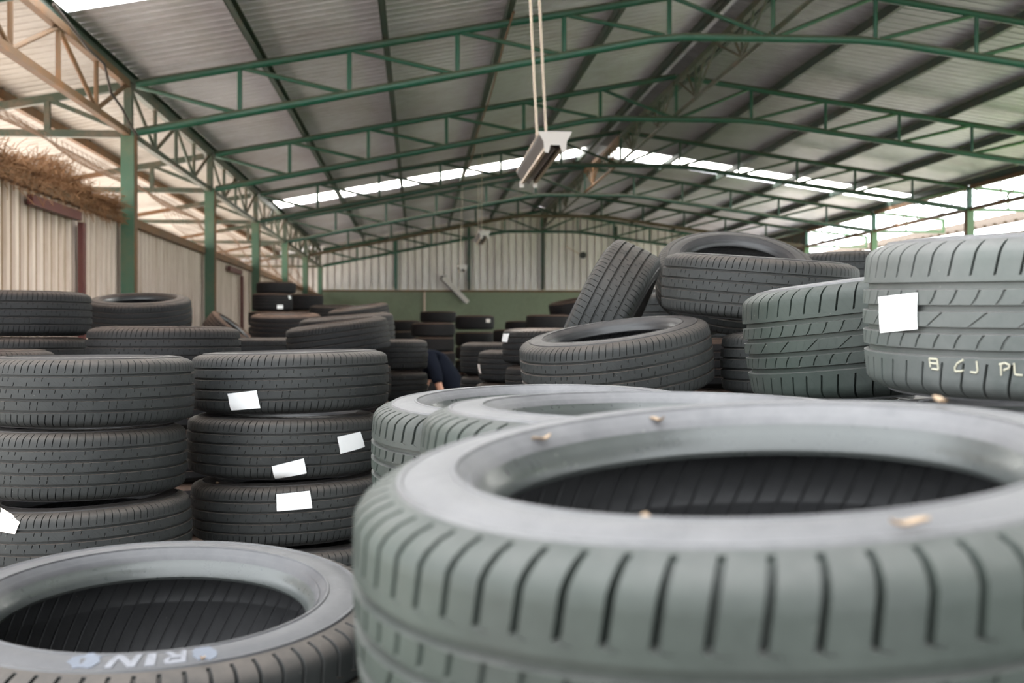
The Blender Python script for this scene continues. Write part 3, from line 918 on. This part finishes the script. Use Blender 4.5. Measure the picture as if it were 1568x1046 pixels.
# --- closest row
GF = 'dusty tyres close to the camera'
tyre('A', 'huge dusty grey tyre filling the lower half of the picture, straw bits on its rim', 1153, 902, 0.995, 0.652, 0.225, 2.8, 5.3, pat='block', mat='f', group=GF)
tyre('B', 'dusty tyre lying flat with white RIN lettering on its sidewall', 237, 1028, 1.68, 0.65, 0.215, 0.6, 5.4, pat='block', mat='g', group=GF, spin=0.3)
tyre('C1', 'grey green tyre lying flat just behind the huge one, speckled shoulder and wide rim', 828, 697, 2.33, 0.65, 0.215, 0.8, 3.4, pat='block', mat='f', group=GF)
tyre('C2', 'pale dusty tyre wedged between the huge tyre and the speckled grey green one', 1000, 738, 1.68, 0.65, 0.21, 0, 1.2, pat='block', mat='f', group=GF)
# --- pile by the open side
GR = 'tyres piled on the open side'
tyre('D1', 'big pale tyre with a white square label and yellow chalk marks on its shoulder', 1634, 480, 2.0, 0.65, 0.245, 0, 2.6, pat='sport', mat='p', group=GR)
tyre('D2', 'grey green tyre tilted against the chalk marked pale tyre, wide curved cuts', 1366, 508, 2.69, 0.65, 0.24, 6.5, 2.0, pat='sport', mat='f', group=GR)
tyre('E', 'grey ribbed tyre resting high across two others beside the leaning tyre', 1162, 441, 4.3, 0.69, 0.208, -4.5, 3, group=GR)
tyre('F', 'propped up tyre showing its round opening, topmost of the pile', 1126, 431, 5.25, 0.69, 0.21, -7, 27, group=GR)
tyre('G', 'dark tyre lying half hidden between the propped tyre and the chalk marked one', 1300, 420, 6.2, 0.68, 0.21, 1, 2, group=GR)
tyre('H', 'tyre standing on edge and leaning sideways, full tread facing out', 924, 497, 4.9, 0.69, 0.215, -115.5, 0, -5, group=GR)
tyre('J', 'tilted ribbed tyre in front of the leaning one, dusty sidewall and opening showing', 944, 553, 4.08, 0.65, 0.21, 7.5, 7.5, group=GR)
tyre('K', 'dark tyre squeezed between the tilted tyre and the curved cut tyre', 1250, 556, 4.15, 0.65, 0.205, 0, 0, group=GR)
tyre('L', 'worn pale tyre showing only its top beneath the squeezed dark tyre', 1266, 655, 4.2, 0.65, 0.2, 0, 0, mat='w', group=GR)
tyre('J2', 'tyre under the tilted ribbed one, only its shoulder showing', 962, 668, 4.15, 0.65, 0.2, 6, 6, group=GR)
tyre('M', 'dusty tyre almost hidden beneath the chalk marked pale tyre', 1634, 724, 2.02, 0.65, 0.22, 0, 0, mat='f', group=GR)
tyre('N1', 'grey tyre seen in the gap between the leaning tyre and the high ribbed one', 1006, 479, 6.0, 0.65, 0.21, 0, 4, group=GR)
tyre('N2', 'dark tyre deep in the gap above the squeezed dark tyre', 1110, 521, 7.0, 0.65, 0.21, 0, 0, group=GR)
# --- two labelled stacks in focus
GP = 'stacked tyres in the two sharp front stacks'
tyre('P1', 'top tyre of the unlabelled front stack, above the one with a torn label', 134, 596, 3.6, 0.62, 0.19, 0.0, 0, group=GP)
tyre('P2', 'second tyre of the stack cut by the picture edge, set slightly back', 122, 700, 3.6, 0.62, 0.19, 0, 0, group=GP)
tyre('P3', 'third tyre of the stack cut by the picture edge, pinkish torn label on its tread', 130, 811, 3.6, 0.62, 0.19, 2.2, 0, group=GP)
tyre('Q1', 'top tyre of the labelled front stack, one white label low on its tread', 446, 582, 4.1, 0.66, 0.19, 1.2, 0, group=GP)
tyre('Q2', 'second tyre of the labelled front stack, carrying two crooked white labels', 438, 676, 4.1, 0.655, 0.19, 0, 0, group=GP)
tyre('Q3', 'third tyre of the labelled front stack, white label and a dry leaf on top', 443, 771, 4.1, 0.65, 0.19, 1.6, 0, group=GP)
tyre('Q4', 'fourth tyre of the labelled front stack, a strip of tread above the lettered tyre', 452, 867, 4.1, 0.66, 0.19, 0, 0, group=GP)
# --- behind them
GM = 'tyres behind the two front stacks'
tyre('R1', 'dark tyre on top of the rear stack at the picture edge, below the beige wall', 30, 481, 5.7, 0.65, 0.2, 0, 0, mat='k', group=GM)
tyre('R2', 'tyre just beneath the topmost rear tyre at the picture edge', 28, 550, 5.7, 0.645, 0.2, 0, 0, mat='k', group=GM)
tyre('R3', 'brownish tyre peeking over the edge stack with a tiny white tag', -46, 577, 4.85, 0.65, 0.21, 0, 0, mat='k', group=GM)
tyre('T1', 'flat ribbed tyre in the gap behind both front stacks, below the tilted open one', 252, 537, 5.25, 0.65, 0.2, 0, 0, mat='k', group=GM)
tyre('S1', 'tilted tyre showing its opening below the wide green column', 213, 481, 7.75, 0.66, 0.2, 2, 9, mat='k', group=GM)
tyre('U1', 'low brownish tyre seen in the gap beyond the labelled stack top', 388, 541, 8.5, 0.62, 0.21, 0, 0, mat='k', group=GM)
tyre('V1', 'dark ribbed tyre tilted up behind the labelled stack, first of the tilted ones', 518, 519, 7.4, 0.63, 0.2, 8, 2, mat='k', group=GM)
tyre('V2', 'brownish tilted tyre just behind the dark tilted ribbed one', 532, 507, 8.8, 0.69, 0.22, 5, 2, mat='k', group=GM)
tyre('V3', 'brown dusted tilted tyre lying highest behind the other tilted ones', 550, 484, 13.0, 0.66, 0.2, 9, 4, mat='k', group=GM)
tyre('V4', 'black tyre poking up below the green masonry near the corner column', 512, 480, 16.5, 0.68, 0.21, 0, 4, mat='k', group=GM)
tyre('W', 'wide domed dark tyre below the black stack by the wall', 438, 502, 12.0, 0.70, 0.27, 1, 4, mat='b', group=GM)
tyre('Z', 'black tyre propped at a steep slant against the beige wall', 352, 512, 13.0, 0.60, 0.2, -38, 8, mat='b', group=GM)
# --- far ones
GB = 'dark tyres stacked at the back of the hall'
far = [
    ('X1', 'black stacked tyre by the far wall with a small white tag at its end', 417, 463, 16.5, 0.55, 0.23),
    ('X2', 'black tyre topping the stack by the far beige wall', 423, 441, 16.7, 0.55, 0.15),
    ('X3', 'black tyre with a brown dusted top beside the tagged black stack', 466, 463, 19.0, 0.60, 0.24),
    ('X4', 'brown dusted low tyre between the domed tyre and the corner', 490, 484, 20.6, 0.60, 0.2),
    ('m1', 'brown topped ribbed tyre beside the person, upper of two', 582, 543, 8.2, 0.65, 0.2),
    ('m1b', 'ribbed tyre beside the person, lower of two', 582, 591.5, 8.2, 0.65, 0.2),
    ('m2', 'dark tyre with an orange brown top above the bent person', 663, 505, 18.0, 0.65, 0.2),
    ('m2b', 'dark tyre second below the orange brown top', 663, 527, 18.0, 0.64, 0.2),
    ('m2c', 'dark tyre third below the orange brown top', 664, 549, 18.0, 0.65, 0.2),
    ('m3', 'flat black tyre lowest against the green masonry behind the orange topped one', 671, 485.5, 21.5, 0.65, 0.19),
    ('m3b', 'black tyre under the flat black one at the green masonry', 668, 504, 21.5, 0.68, 0.2),
    ('m4', 'black tyre with a small cream tag in the middle of the hall', 727, 494, 20.0, 0.65, 0.225),
    ('m4b', 'black tyre directly below the cream tagged one', 727, 519, 20.0, 0.65, 0.225),
    ('m5', 'small black tyre between the tilted tyres and the orange topped one', 618, 499, 23.0, 0.65, 0.2),
    ('m5b', 'brown dusted tyre below the small black one', 610, 516, 22.4, 0.68, 0.2),
    ('n1', 'brown edged ribbed tyre behind the two tagged stacks', 776, 549, 8.4, 0.65, 0.215),
    ('n1b', 'ribbed tyre at the bottom behind the tagged stacks', 776, 599, 8.4, 0.65, 0.215),
    ('n2', 'ribbed tyre with a bent white tag at its edge, lower tagged one', 811, 560, 7.6, 0.65, 0.19),
    ('n2b', 'ribbed tyre beneath the one with the bent white tag', 808, 609.5, 7.6, 0.66, 0.19),
    ('n3', 'ribbed tyre with a square white tag at its edge, beside the tilted ribbed tyre', 856, 530, 6.9, 0.65, 0.195),
    ('n3b', 'ribbed tyre beneath the square tagged one', 860, 586, 6.9, 0.645, 0.195),
    ('o1', 'small black tyre low against the green masonry behind the square tagged one', 800, 500, 22.5, 0.65, 0.2),
    ('o2', 'brown topped black tyre behind the square tagged one', 840, 494, 17.5, 0.66, 0.215),
    ('o3', 'black tyre heaped highest at the green masonry beside the leaning tyre', 876, 470, 18.6, 0.72, 0.21),
    ('o4', 'black tyre in the dark gap beside the cream tagged stack', 786, 515, 19.3, 0.65, 0.21),
]
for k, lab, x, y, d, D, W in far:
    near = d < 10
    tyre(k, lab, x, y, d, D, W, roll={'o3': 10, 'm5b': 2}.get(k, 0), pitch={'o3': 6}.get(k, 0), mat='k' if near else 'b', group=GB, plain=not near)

# --- tyres buried under the visible ones, down to the floor
SUP = ['A', 'B', 'C1', 'C2', 'D2', 'F', 'G', 'H', 'N1', 'N2', 'J2', 'L', 'M', 'P3', 'Q4', 'R2', 'R3', 'T1', 'S1', 'U1', 'V1', 'V2', 'V3', 'V4', 'W', 'Z', 'X1', 'X3', 'X4',
       'm1b', 'm2c', 'm3b', 'm4b', 'm5b', 'n1b', 'n2b', 'n3b', 'o1', 'o2', 'o3', 'o4']
for k in SUP:
    t = TY[k]
    top = t['low'] - 0.003
    n = max(1, round(top / 0.212))
    W = top / n - 0.001
    for i in range(n):
        z = top - (i + 0.5) * top / n
        lab = 'tyre buried %s down under the %s' % (['one', 'two', 'three', 'four', 'five', 'six', 'seven', 'eight', 'nine', 'ten', 'eleven'][i], ' '.join(t['label'].split(',')[0].split()[:10]))
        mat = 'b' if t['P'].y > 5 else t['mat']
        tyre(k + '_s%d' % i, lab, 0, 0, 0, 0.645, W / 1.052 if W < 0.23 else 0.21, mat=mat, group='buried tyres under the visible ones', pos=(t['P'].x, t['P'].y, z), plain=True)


# ------------------------------------------------------------------ things on the tyres
def hit_cyl(t, px, py, r=0.3255):
    o = t['Mi'] @ Vector((0, 0, CAM))
    p = t['Mi'] @ at(px, py, 1.0)
    d = p - o
    a = d.x ** 2 + d.y ** 2; b = 2 * (o.x * d.x + o.y * d.y); c = o.x ** 2 + o.y ** 2 - r * r
    q = b * b - 4 * a * c
    s = (-b - math.sqrt(max(q, 0))) / (2 * a)
    h = o + d * s
    return math.atan2(h.y, h.x), h.z


def hit_top(t, px, py, z=0.1095):
    o = t['Mi'] @ Vector((0, 0, CAM)); p = t['Mi'] @ at(px, py, 1.0)
    d = p - o
    h = o + d * ((z - o.z) / d.z)
    return math.atan2(h.y, h.x), math.hypot(h.x, h.y)


def paper(key, corners, mat='paper', name='paper_label', lift=0.0022):
    """sheet stuck to the tread; corners in photo pixels (tl, tr, br, bl)"""
    t = TY[key]
    c = [hit_cyl(t, *q) for q in corners]
    c = [(th + (2 * PI if th < c[0][0] - PI else -2 * PI if th > c[0][0] + PI else 0), z) for th, z in c]
    nu, nv = 10, 5
    m = MB(); vs = []
    for j in range(nv + 1):
        for i in range(nu + 1):
            u, w = i / nu, j / nv
            th = (c[0][0] * (1 - u) + c[1][0] * u) * (1 - w) + (c[3][0] * (1 - u) + c[2][0] * u) * w
            z = (c[0][1] * (1 - u) + c[1][1] * u) * (1 - w) + (c[3][1] * (1 - u) + c[2][1] * u) * w
            r = crown(max(-0.1, min(0.1, z))) + lift + 0.0007 * math.sin(u * 6 + w * 3)
            if w == 0 and u < 0.15: r += 0.002
            vs.append((r * math.cos(th), r * math.sin(th), z))
    fs = [(j * (nu + 1) + i, j * (nu + 1) + i + 1, (j + 1) * (nu + 1) + i + 1, (j + 1) * (nu + 1) + i) for j in range(nv) for i in range(nu)]
    # thin but solid
    n = len(vs)
    vb = [(x * (1 - 0.0016), y * (1 - 0.0016), z) for x, y, z in vs]
    m.add(vs + vb, fs + [tuple(n + i for i in f[::-1]) for f in fs])
    me = m.mesh(name, 60); me.materials.append(M[mat])
    return child(name, me, t['o'])


paper('D1', [(1347, 455), (1405, 448), (1406, 504), (1349, 510)])['label'] = 'white square paper label'
paper('Q1', [(349, 603), (393, 598), (398, 625), (352, 629)])
paper('Q2', [(516, 669), (552, 661), (558, 684), (521, 695)])
paper('Q2', [(416, 714), (465, 702), (470, 725), (420, 735)])
paper('Q3', [(423, 757), (475, 752), (478, 778), (424, 783)])
paper('P3', [(-10, 779), (29, 800), (23, 818), (-10, 812)], 'paperdirty')
paper('n3', [(770, 511), (779, 511), (777, 524), (768, 523)])
paper('n2', [(732, 558), (735, 558), (737, 572), (734, 571)], 'paperdirty')
paper('m4', [(744, 488.5), (750, 488.5), (750, 494), (744, 494)], 'paperdirty', lift=0.01)
paper('X1', [(424, 467), (433, 467), (433, 473), (424, 473)], lift=0.01)
paper('X1', [(441, 453), (444, 453), (445, 458), (442, 458)], lift=0.01)

# chalk marks
def stroke(key, pts, w=0.0030):
    t = TY[key]; m = MB()
    P = []
    for q in pts:
        th, z = hit_cyl(t, q[0], q[1], 0.322)
        z = max(-0.1, min(0.1, z))
        P.append((th, z))
    P = [(th + (2 * PI if th < P[0][0] - PI else -2 * PI if th > P[0][0] + PI else 0), z) for th, z in P]
    for (a, b) in zip(P, P[1:]):
        vv = []
        for k in range(5):
            u = k / 4
            th, z = a[0] + (b[0] - a[0]) * u, a[1] + (b[1] - a[1]) * u
            vv.append(Vector(((crown(z) + 0.0006) * math.cos(th), (crown(z) + 0.0006) * math.sin(th), z)))
        m.tube(vv, w * 0.5, 6)
    return m


for ch in ([[(1424, 549), (1425, 562)], [(1424, 549), (1436, 550), (1437, 566), (1427, 565)], [(1425, 556), (1436, 557)]],
           [[(1476, 551), (1466, 557), (1462, 564), (1463, 569), (1471, 569), (1475, 567)]],
           [[(1496, 553), (1497, 568), (1495, 571), (1486, 570)]],
           [[(1533, 556), (1533, 575)], [(1530, 558), (1533, 557.5), (1538, 556), (1546, 559), (1545, 564), (1537, 567)]],
           [[(1553, 556), (1554, 573), (1556, 574), (1566, 575)]]):
    cm = MB()
    for s in ch:
        q = stroke('D1', s); cm.add(q.v, q.f)
    me = cm.mesh('chalk_letter', 60); me.materials.append(M['chalk'])
    child('chalk_letter', me, TY['D1']['o'])['label'] = 'yellow chalk letter'

# raised white lettering on the sidewall
def side_pt(th, r, lift=0.0006):
    z = 0.1095
    for (r0, z0), (r1, z1) in zip(SIDE, SIDE[1:]):
        if r1 <= r <= r0 and abs(r0 - r1) > 1e-6: z = z0 + (z1 - z0) * (r - r0) / (r1 - r0)
    return (r * math.cos(th), r * math.sin(th), z + lift)


tB = TY['B']
for chx, (x0, x1) in (('R', (292, 252)), ('I', (241, 221)), ('N', (212, 166))):
    polys = {
        'R': [[(0, 0), (.24, 0), (.24, 1), (0, 1)], [(.24, .78), (.62, .78), (.72, .90), (.66, 1), (.24, 1)], [(.62, .50), (.86, .58), (.95, .76), (.86, .94), (.66, 1), (.72, .9), (.72, .70), (.62, .62)], [(.24, .40), (.66, .40), (.62, .62), (.24, .62)], [(.44, .40), (.70, .42), (1, 0), (.72, 0)]],
        'I': [[(0.1, 0), (.9, 0), (.9, 1), (.1, 1)]],
        'N': [[(0, 0), (.24, 0), (.24, 1), (0, 1)], [(.76, 0), (1, 0), (1, 1), (.76, 1)], [(.24, 1), (.24, .66), (.76, 0), (.76, .36)]]}[chx]
    ta, ra = hit_top(tB, x0, 1016); tb, rb = hit_top(tB, x1, 1016)
    if tb < ta - PI: tb += 2 * PI
    if tb > ta + PI: tb -= 2 * PI
    m = MB()
    r_in, r_out = 0.2435, 0.2745
    for poly in polys:
        q = []
        # subdivide edges so the letter follows the curve
        for (a, b) in zip(poly, poly[1:] + poly[:1]):
            for k in range(4): q.append((a[0] + (b[0] - a[0]) * k / 4, a[1] + (b[1] - a[1]) * k / 4))
        pts = []
        for (x, y) in q:
            xx = x + 0.22 * (y - 0.5)
            pts.append(side_pt(ta + (tb - ta) * xx, r_in + (r_out - r_in) * y, 0.0012))
        n = len(pts)
        m.add(pts + [(a, b, c - 0.0035) for a, b, c in pts], [tuple(range(n)), tuple(range(2 * n - 1, n - 1, -1))] + [(i, n + i, n + (i + 1) % n, (i + 1) % n) for i in range(n)])
    me = m.mesh('raised_letter'); me.materials.append(M['letter'])
    child('raised_letter', me, tB['o'])
for x0, x1, sd in ((100, 152, 3), (303, 352, 5)):
    ta, _ = hit_top(tB, x0, 1016); tb, _ = hit_top(tB, x1, 1016)
    if tb < ta - PI: tb += 2 * PI
    if tb > ta + PI: tb -= 2 * PI
    random.seed(sd)
    pts = []
    for i in range(22):
        a = 2 * PI * i / 22; k = 0.82 + 0.3 * random.random()
        pts.append(side_pt((ta + tb) / 2 + (tb - ta) / 2 * k * math.cos(a), 0.258 + 0.0185 * k * math.sin(a), 0.001))
    n = len(pts)
    m = MB().add(pts + [(a, b, c - 0.003) for a, b, c in pts], [tuple(range(n))] + [(i, n + i, n + (i + 1) % n, (i + 1) % n) for i in range(n)])
    me = m.mesh('scuff_patch'); me.materials.append(M['patch'])
    child('scuff_patch', me, tB['o'])
random.seed(11)

# straw bits lying on the huge tyre, leaf on the stack
def bit(key, px, py, L, W, ang, label, zl=0.1095, side=False):
    t = TY[key]
    if side:
        th, z = hit_cyl(t, px, py)
        c = Vector((crown(z) * math.cos(th), crown(z) * math.sin(th), z))
        nrm = Vector((math.cos(th), math.sin(th), 0)); e1 = Vector((-math.sin(th), math.cos(th), 0)); e2 = Vector((0, 0, 1))
    else:
        th, r = hit_top(t, px, py, zl)
        c = Vector(side_pt(th, min(max(r, 0.222), 0.284), 0.001))
        nrm = Vector((0, 0, 1)); e1 = Vector((-math.sin(th), math.cos(th), 0)); e2 = Vector((math.cos(th), math.sin(th), 0))
    a = e1 * math.cos(ang) + e2 * math.sin(ang); b = nrm.cross(a)
    c = t['M'] @ c
    R3 = t['M'].to_3x3()
    a = (R3 @ a).normalized(); b = (R3 @ b).normalized(); nrm = (R3 @ nrm).normalized()
    vs = []; n = 7
    for i in range(n):
        u = i / (n - 1) * 2 - 1
        w = W * (1 - u * u) ** 0.5 * 0.5 + W * 0.08
        h = 0.0035 + 0.0025 * u * u + 0.0008 * math.sin(4 * u)
        for s in (-1, 0, 1):
            vs.append(c + a * (u * L / 2) + b * (s * w) + nrm * (h + (0.0015 if s == 0 else 0.0026)))
    m = MB()
    nn = len(vs)
    fs = [(i * 3 + s, i * 3 + s + 1, i * 3 + s + 4, i * 3 + s + 3) for i in range(n - 1) for s in (0, 1)]
    m.add(vs + [v - nrm * 0.0012 for v in vs], fs + [tuple(nn + k for k in f[::-1]) for f in fs])
    return tag(m.build('dry_leaf', M['leaf'], None, 60), label, 'leaf', 'dry bits lying on the tyres')


bit('A', 997, 776, 0.018, 0.009, 1.3, 'pale dry leaf bit in the middle of the huge tyre rim')
bit('A', 1022, 677, 0.020, 0.006, 0.4, 'straw bit on the far lip of the huge tyre')
bit('A', 1042, 647, 0.016, 0.006, 0.8, 'straw bit on the far outer rim of the huge tyre')
bit('A', 1394, 806, 0.024, 0.007, 0.1, 'pale straw bit on the near shoulder of the huge tyre')
bit('A', 1440, 623, 0.034, 0.007, 0.6, 'long pale straw bit on the far rim of the huge tyre')
bit('Q3', 312, 744, 0.022, 0.012, 0.4, 'curled dry leaf on the third tyre of the labelled stack')
bit('B', 324, 1029, 0.006, 0.005, 0.4, 'tiny orange leaf bit beside the scuffed lettering')

# ------------------------------------------------------------------ the bending person
HP = at(696, 600, 13.4)
fwd = -RT; sid = -FW
HP = Vector((HP.x, HP.y, 0))


def pj(f, s, z): return HP + fwd * f + sid * s + Vector((0, 0, z))


def skin(name, joints, edges, radii, mat, parent=None, sub=2):
    me = bpy.data.meshes.new(name)
    me.from_pydata([tuple(pj(*j)) for j in joints], edges, [])
    o = bpy.data.objects.new(name, me); COL.objects.link(o)
    md = o.modifiers.new('skin', 'SKIN')
    if not me.skin_vertices: pass
    for i, r in enumerate(radii):
        me.skin_vertices[0].data[i].radius = r if isinstance(r, tuple) else (r, r)
    me.skin_vertices[0].data[0].use_root = True
    md.use_smooth_shade = True
    s = o.modifiers.new('sub', 'SUBSURF'); s.levels = sub; s.render_levels = sub
    dg = bpy.context.evaluated_depsgraph_get()
    ev = o.evaluated_get(dg)
    m2 = bpy.data.meshes.new_from_object(ev)
    o.modifiers.clear(); o.data = m2
    m2.materials.clear(); m2.materials.append(mat)
    if parent is not None: o.parent = parent
    return o


J = [(0, 0, .86), (.07, 0, 1.0), (.19, 0, 1.16), (.30, 0, 1.255), (.37, 0, 1.28), (.44, 0, 1.28), (.52, 0, 1.31), (.57, 0, 1.32),   # 0-7 pelvis .. crown
     (.27, .17, 1.255), (.20, .215, 1.10), (.165, .235, .955), (.115, .245, .82), (.075, .25, .715), (.06, .25, .66),                    # 8-13 arm
     (.28, -.17, 1.255), (.30, -.21, 1.10), (.32, -.22, .97), (.38, -.18, .84), (.43, -.14, .75), (.45, -.13, .70),                      # 14-19 far arm
     (0, .10, .80), (.06, .11, .46), (-.02, .11, .09), (.13, .12, .04), (0, -.10, .80), (.10, -.11, .46), (.03, -.11, .09), (.18, -.12, .04)]  # 20-27 legs
E = [(0, 1), (1, 2), (2, 3), (3, 4), (4, 5), (5, 6), (6, 7), (3, 8), (8, 9), (9, 10), (10, 11), (11, 12), (12, 13), (3, 14), (14, 15), (15, 16), (16, 17), (17, 18), (18, 19),
     (0, 20), (20, 21), (21, 22), (22, 23), (0, 24), (24, 25), (25, 26), (26, 27)]
RJ = [.13, .125, .135, .12, .058, .075, .092, .07, .06, .05, .042, .038, .028, .03, .06, .05, .042, .038, .028, .03, .085, .058, .04, .035, .085, .058, .04, .035]
for b, sg in ((13, 1), (19, -1)):
    f0, s0, z0 = J[b]
    for q, (df, ln, ds) in enumerate(((-.03, .05, 0), (-.012, .075, .004), (.006, .08, .004), (.022, .072, 0), (.035, .055, -.005))):
        i = len(J)
        J += [(f0 + df, s0 + ds, z0 - .03), (f0 + df * 1.1 + .01, s0 + ds - .01 * sg, z0 - .03 - ln * 0.6), (f0 + df * 1.1 + .02, s0 + ds - .03 * sg, z0 - .03 - ln)]
        E += [(b, i), (i, i + 1), (i + 1, i + 2)]
        RJ += [.010, .009, .007]
body = skin('person', J, E, RJ, M['skin'])
tag(body, 'person in a dark navy shirt bending over between the tyre stacks, one bare forearm down', 'person')
SJ = [J[i] for i in (0, 1, 2, 3, 8, 9, 10, 14, 15, 16)] + [(-.02, 0, .80), (.345, 0, 1.275)]
skin('shirt', SJ, [(0, 1), (1, 2), (2, 3), (3, 4), (4, 5), (5, 6), (3, 7), (7, 8), (8, 9), (0, 10), (3, 11)],
     [.155, .155, .17, .145, .083, .075, .066, .083, .075, .066, .15, .075], M['shirt'], body)
TJ = [J[i] for i in (0, 20, 21, 22, 24, 25, 26)]
skin('trousers', TJ, [(0, 1), (1, 2), (2, 3), (0, 4), (4, 5), (5, 6)], [.14, .105, .08, .065, .105, .08, .065], M['trousers'], body)
skin('hair', [(.47, 0, 1.35), (.53, 0, 1.38), (.58, 0, 1.355)], [(0, 1), (1, 2)], [.075, .085, .06], M['hair'], body)

# ------------------------------------------------------------------ light
w = bpy.data.worlds.new('world'); sc.world = w
w.use_nodes = True
bg = w.node_tree.nodes['Background']
bg.inputs[0].default_value = (0.93, 0.97, 1.0, 1)
bg.inputs[1].default_value = 3.4
sun = bpy.data.lights.new('sun', 'SUN'); sun.energy = 17.0; sun.angle = math.radians(3); sun.color = (1.0, 0.95, 0.87)
so = bpy.data.objects.new('sun', sun); COL.objects.link(so)
so.location = (-20, 0, 30)
so.rotation_euler = Vector((-0.55, 1.0, 1.05)).normalized().to_track_quat('Z', 'Y').to_euler()

sc.view_settings.view_transform = 'Standard'
sc.view_settings.look = 'None'
sc.view_settings.gamma = 1
sc.view_settings.exposure = 0.42
sc.view_settings.use_curve_mapping = False
sc.cycles.max_bounces = 8
sc.cycles.diffuse_bounces = 5
sc.cycles.glossy_bounces = 3
sc.cycles.transparent_max_bounces = 8
sc.cycles.use_denoising = True
sc.cycles.caustics_reflective = False
sc.cycles.caustics_refractive = False
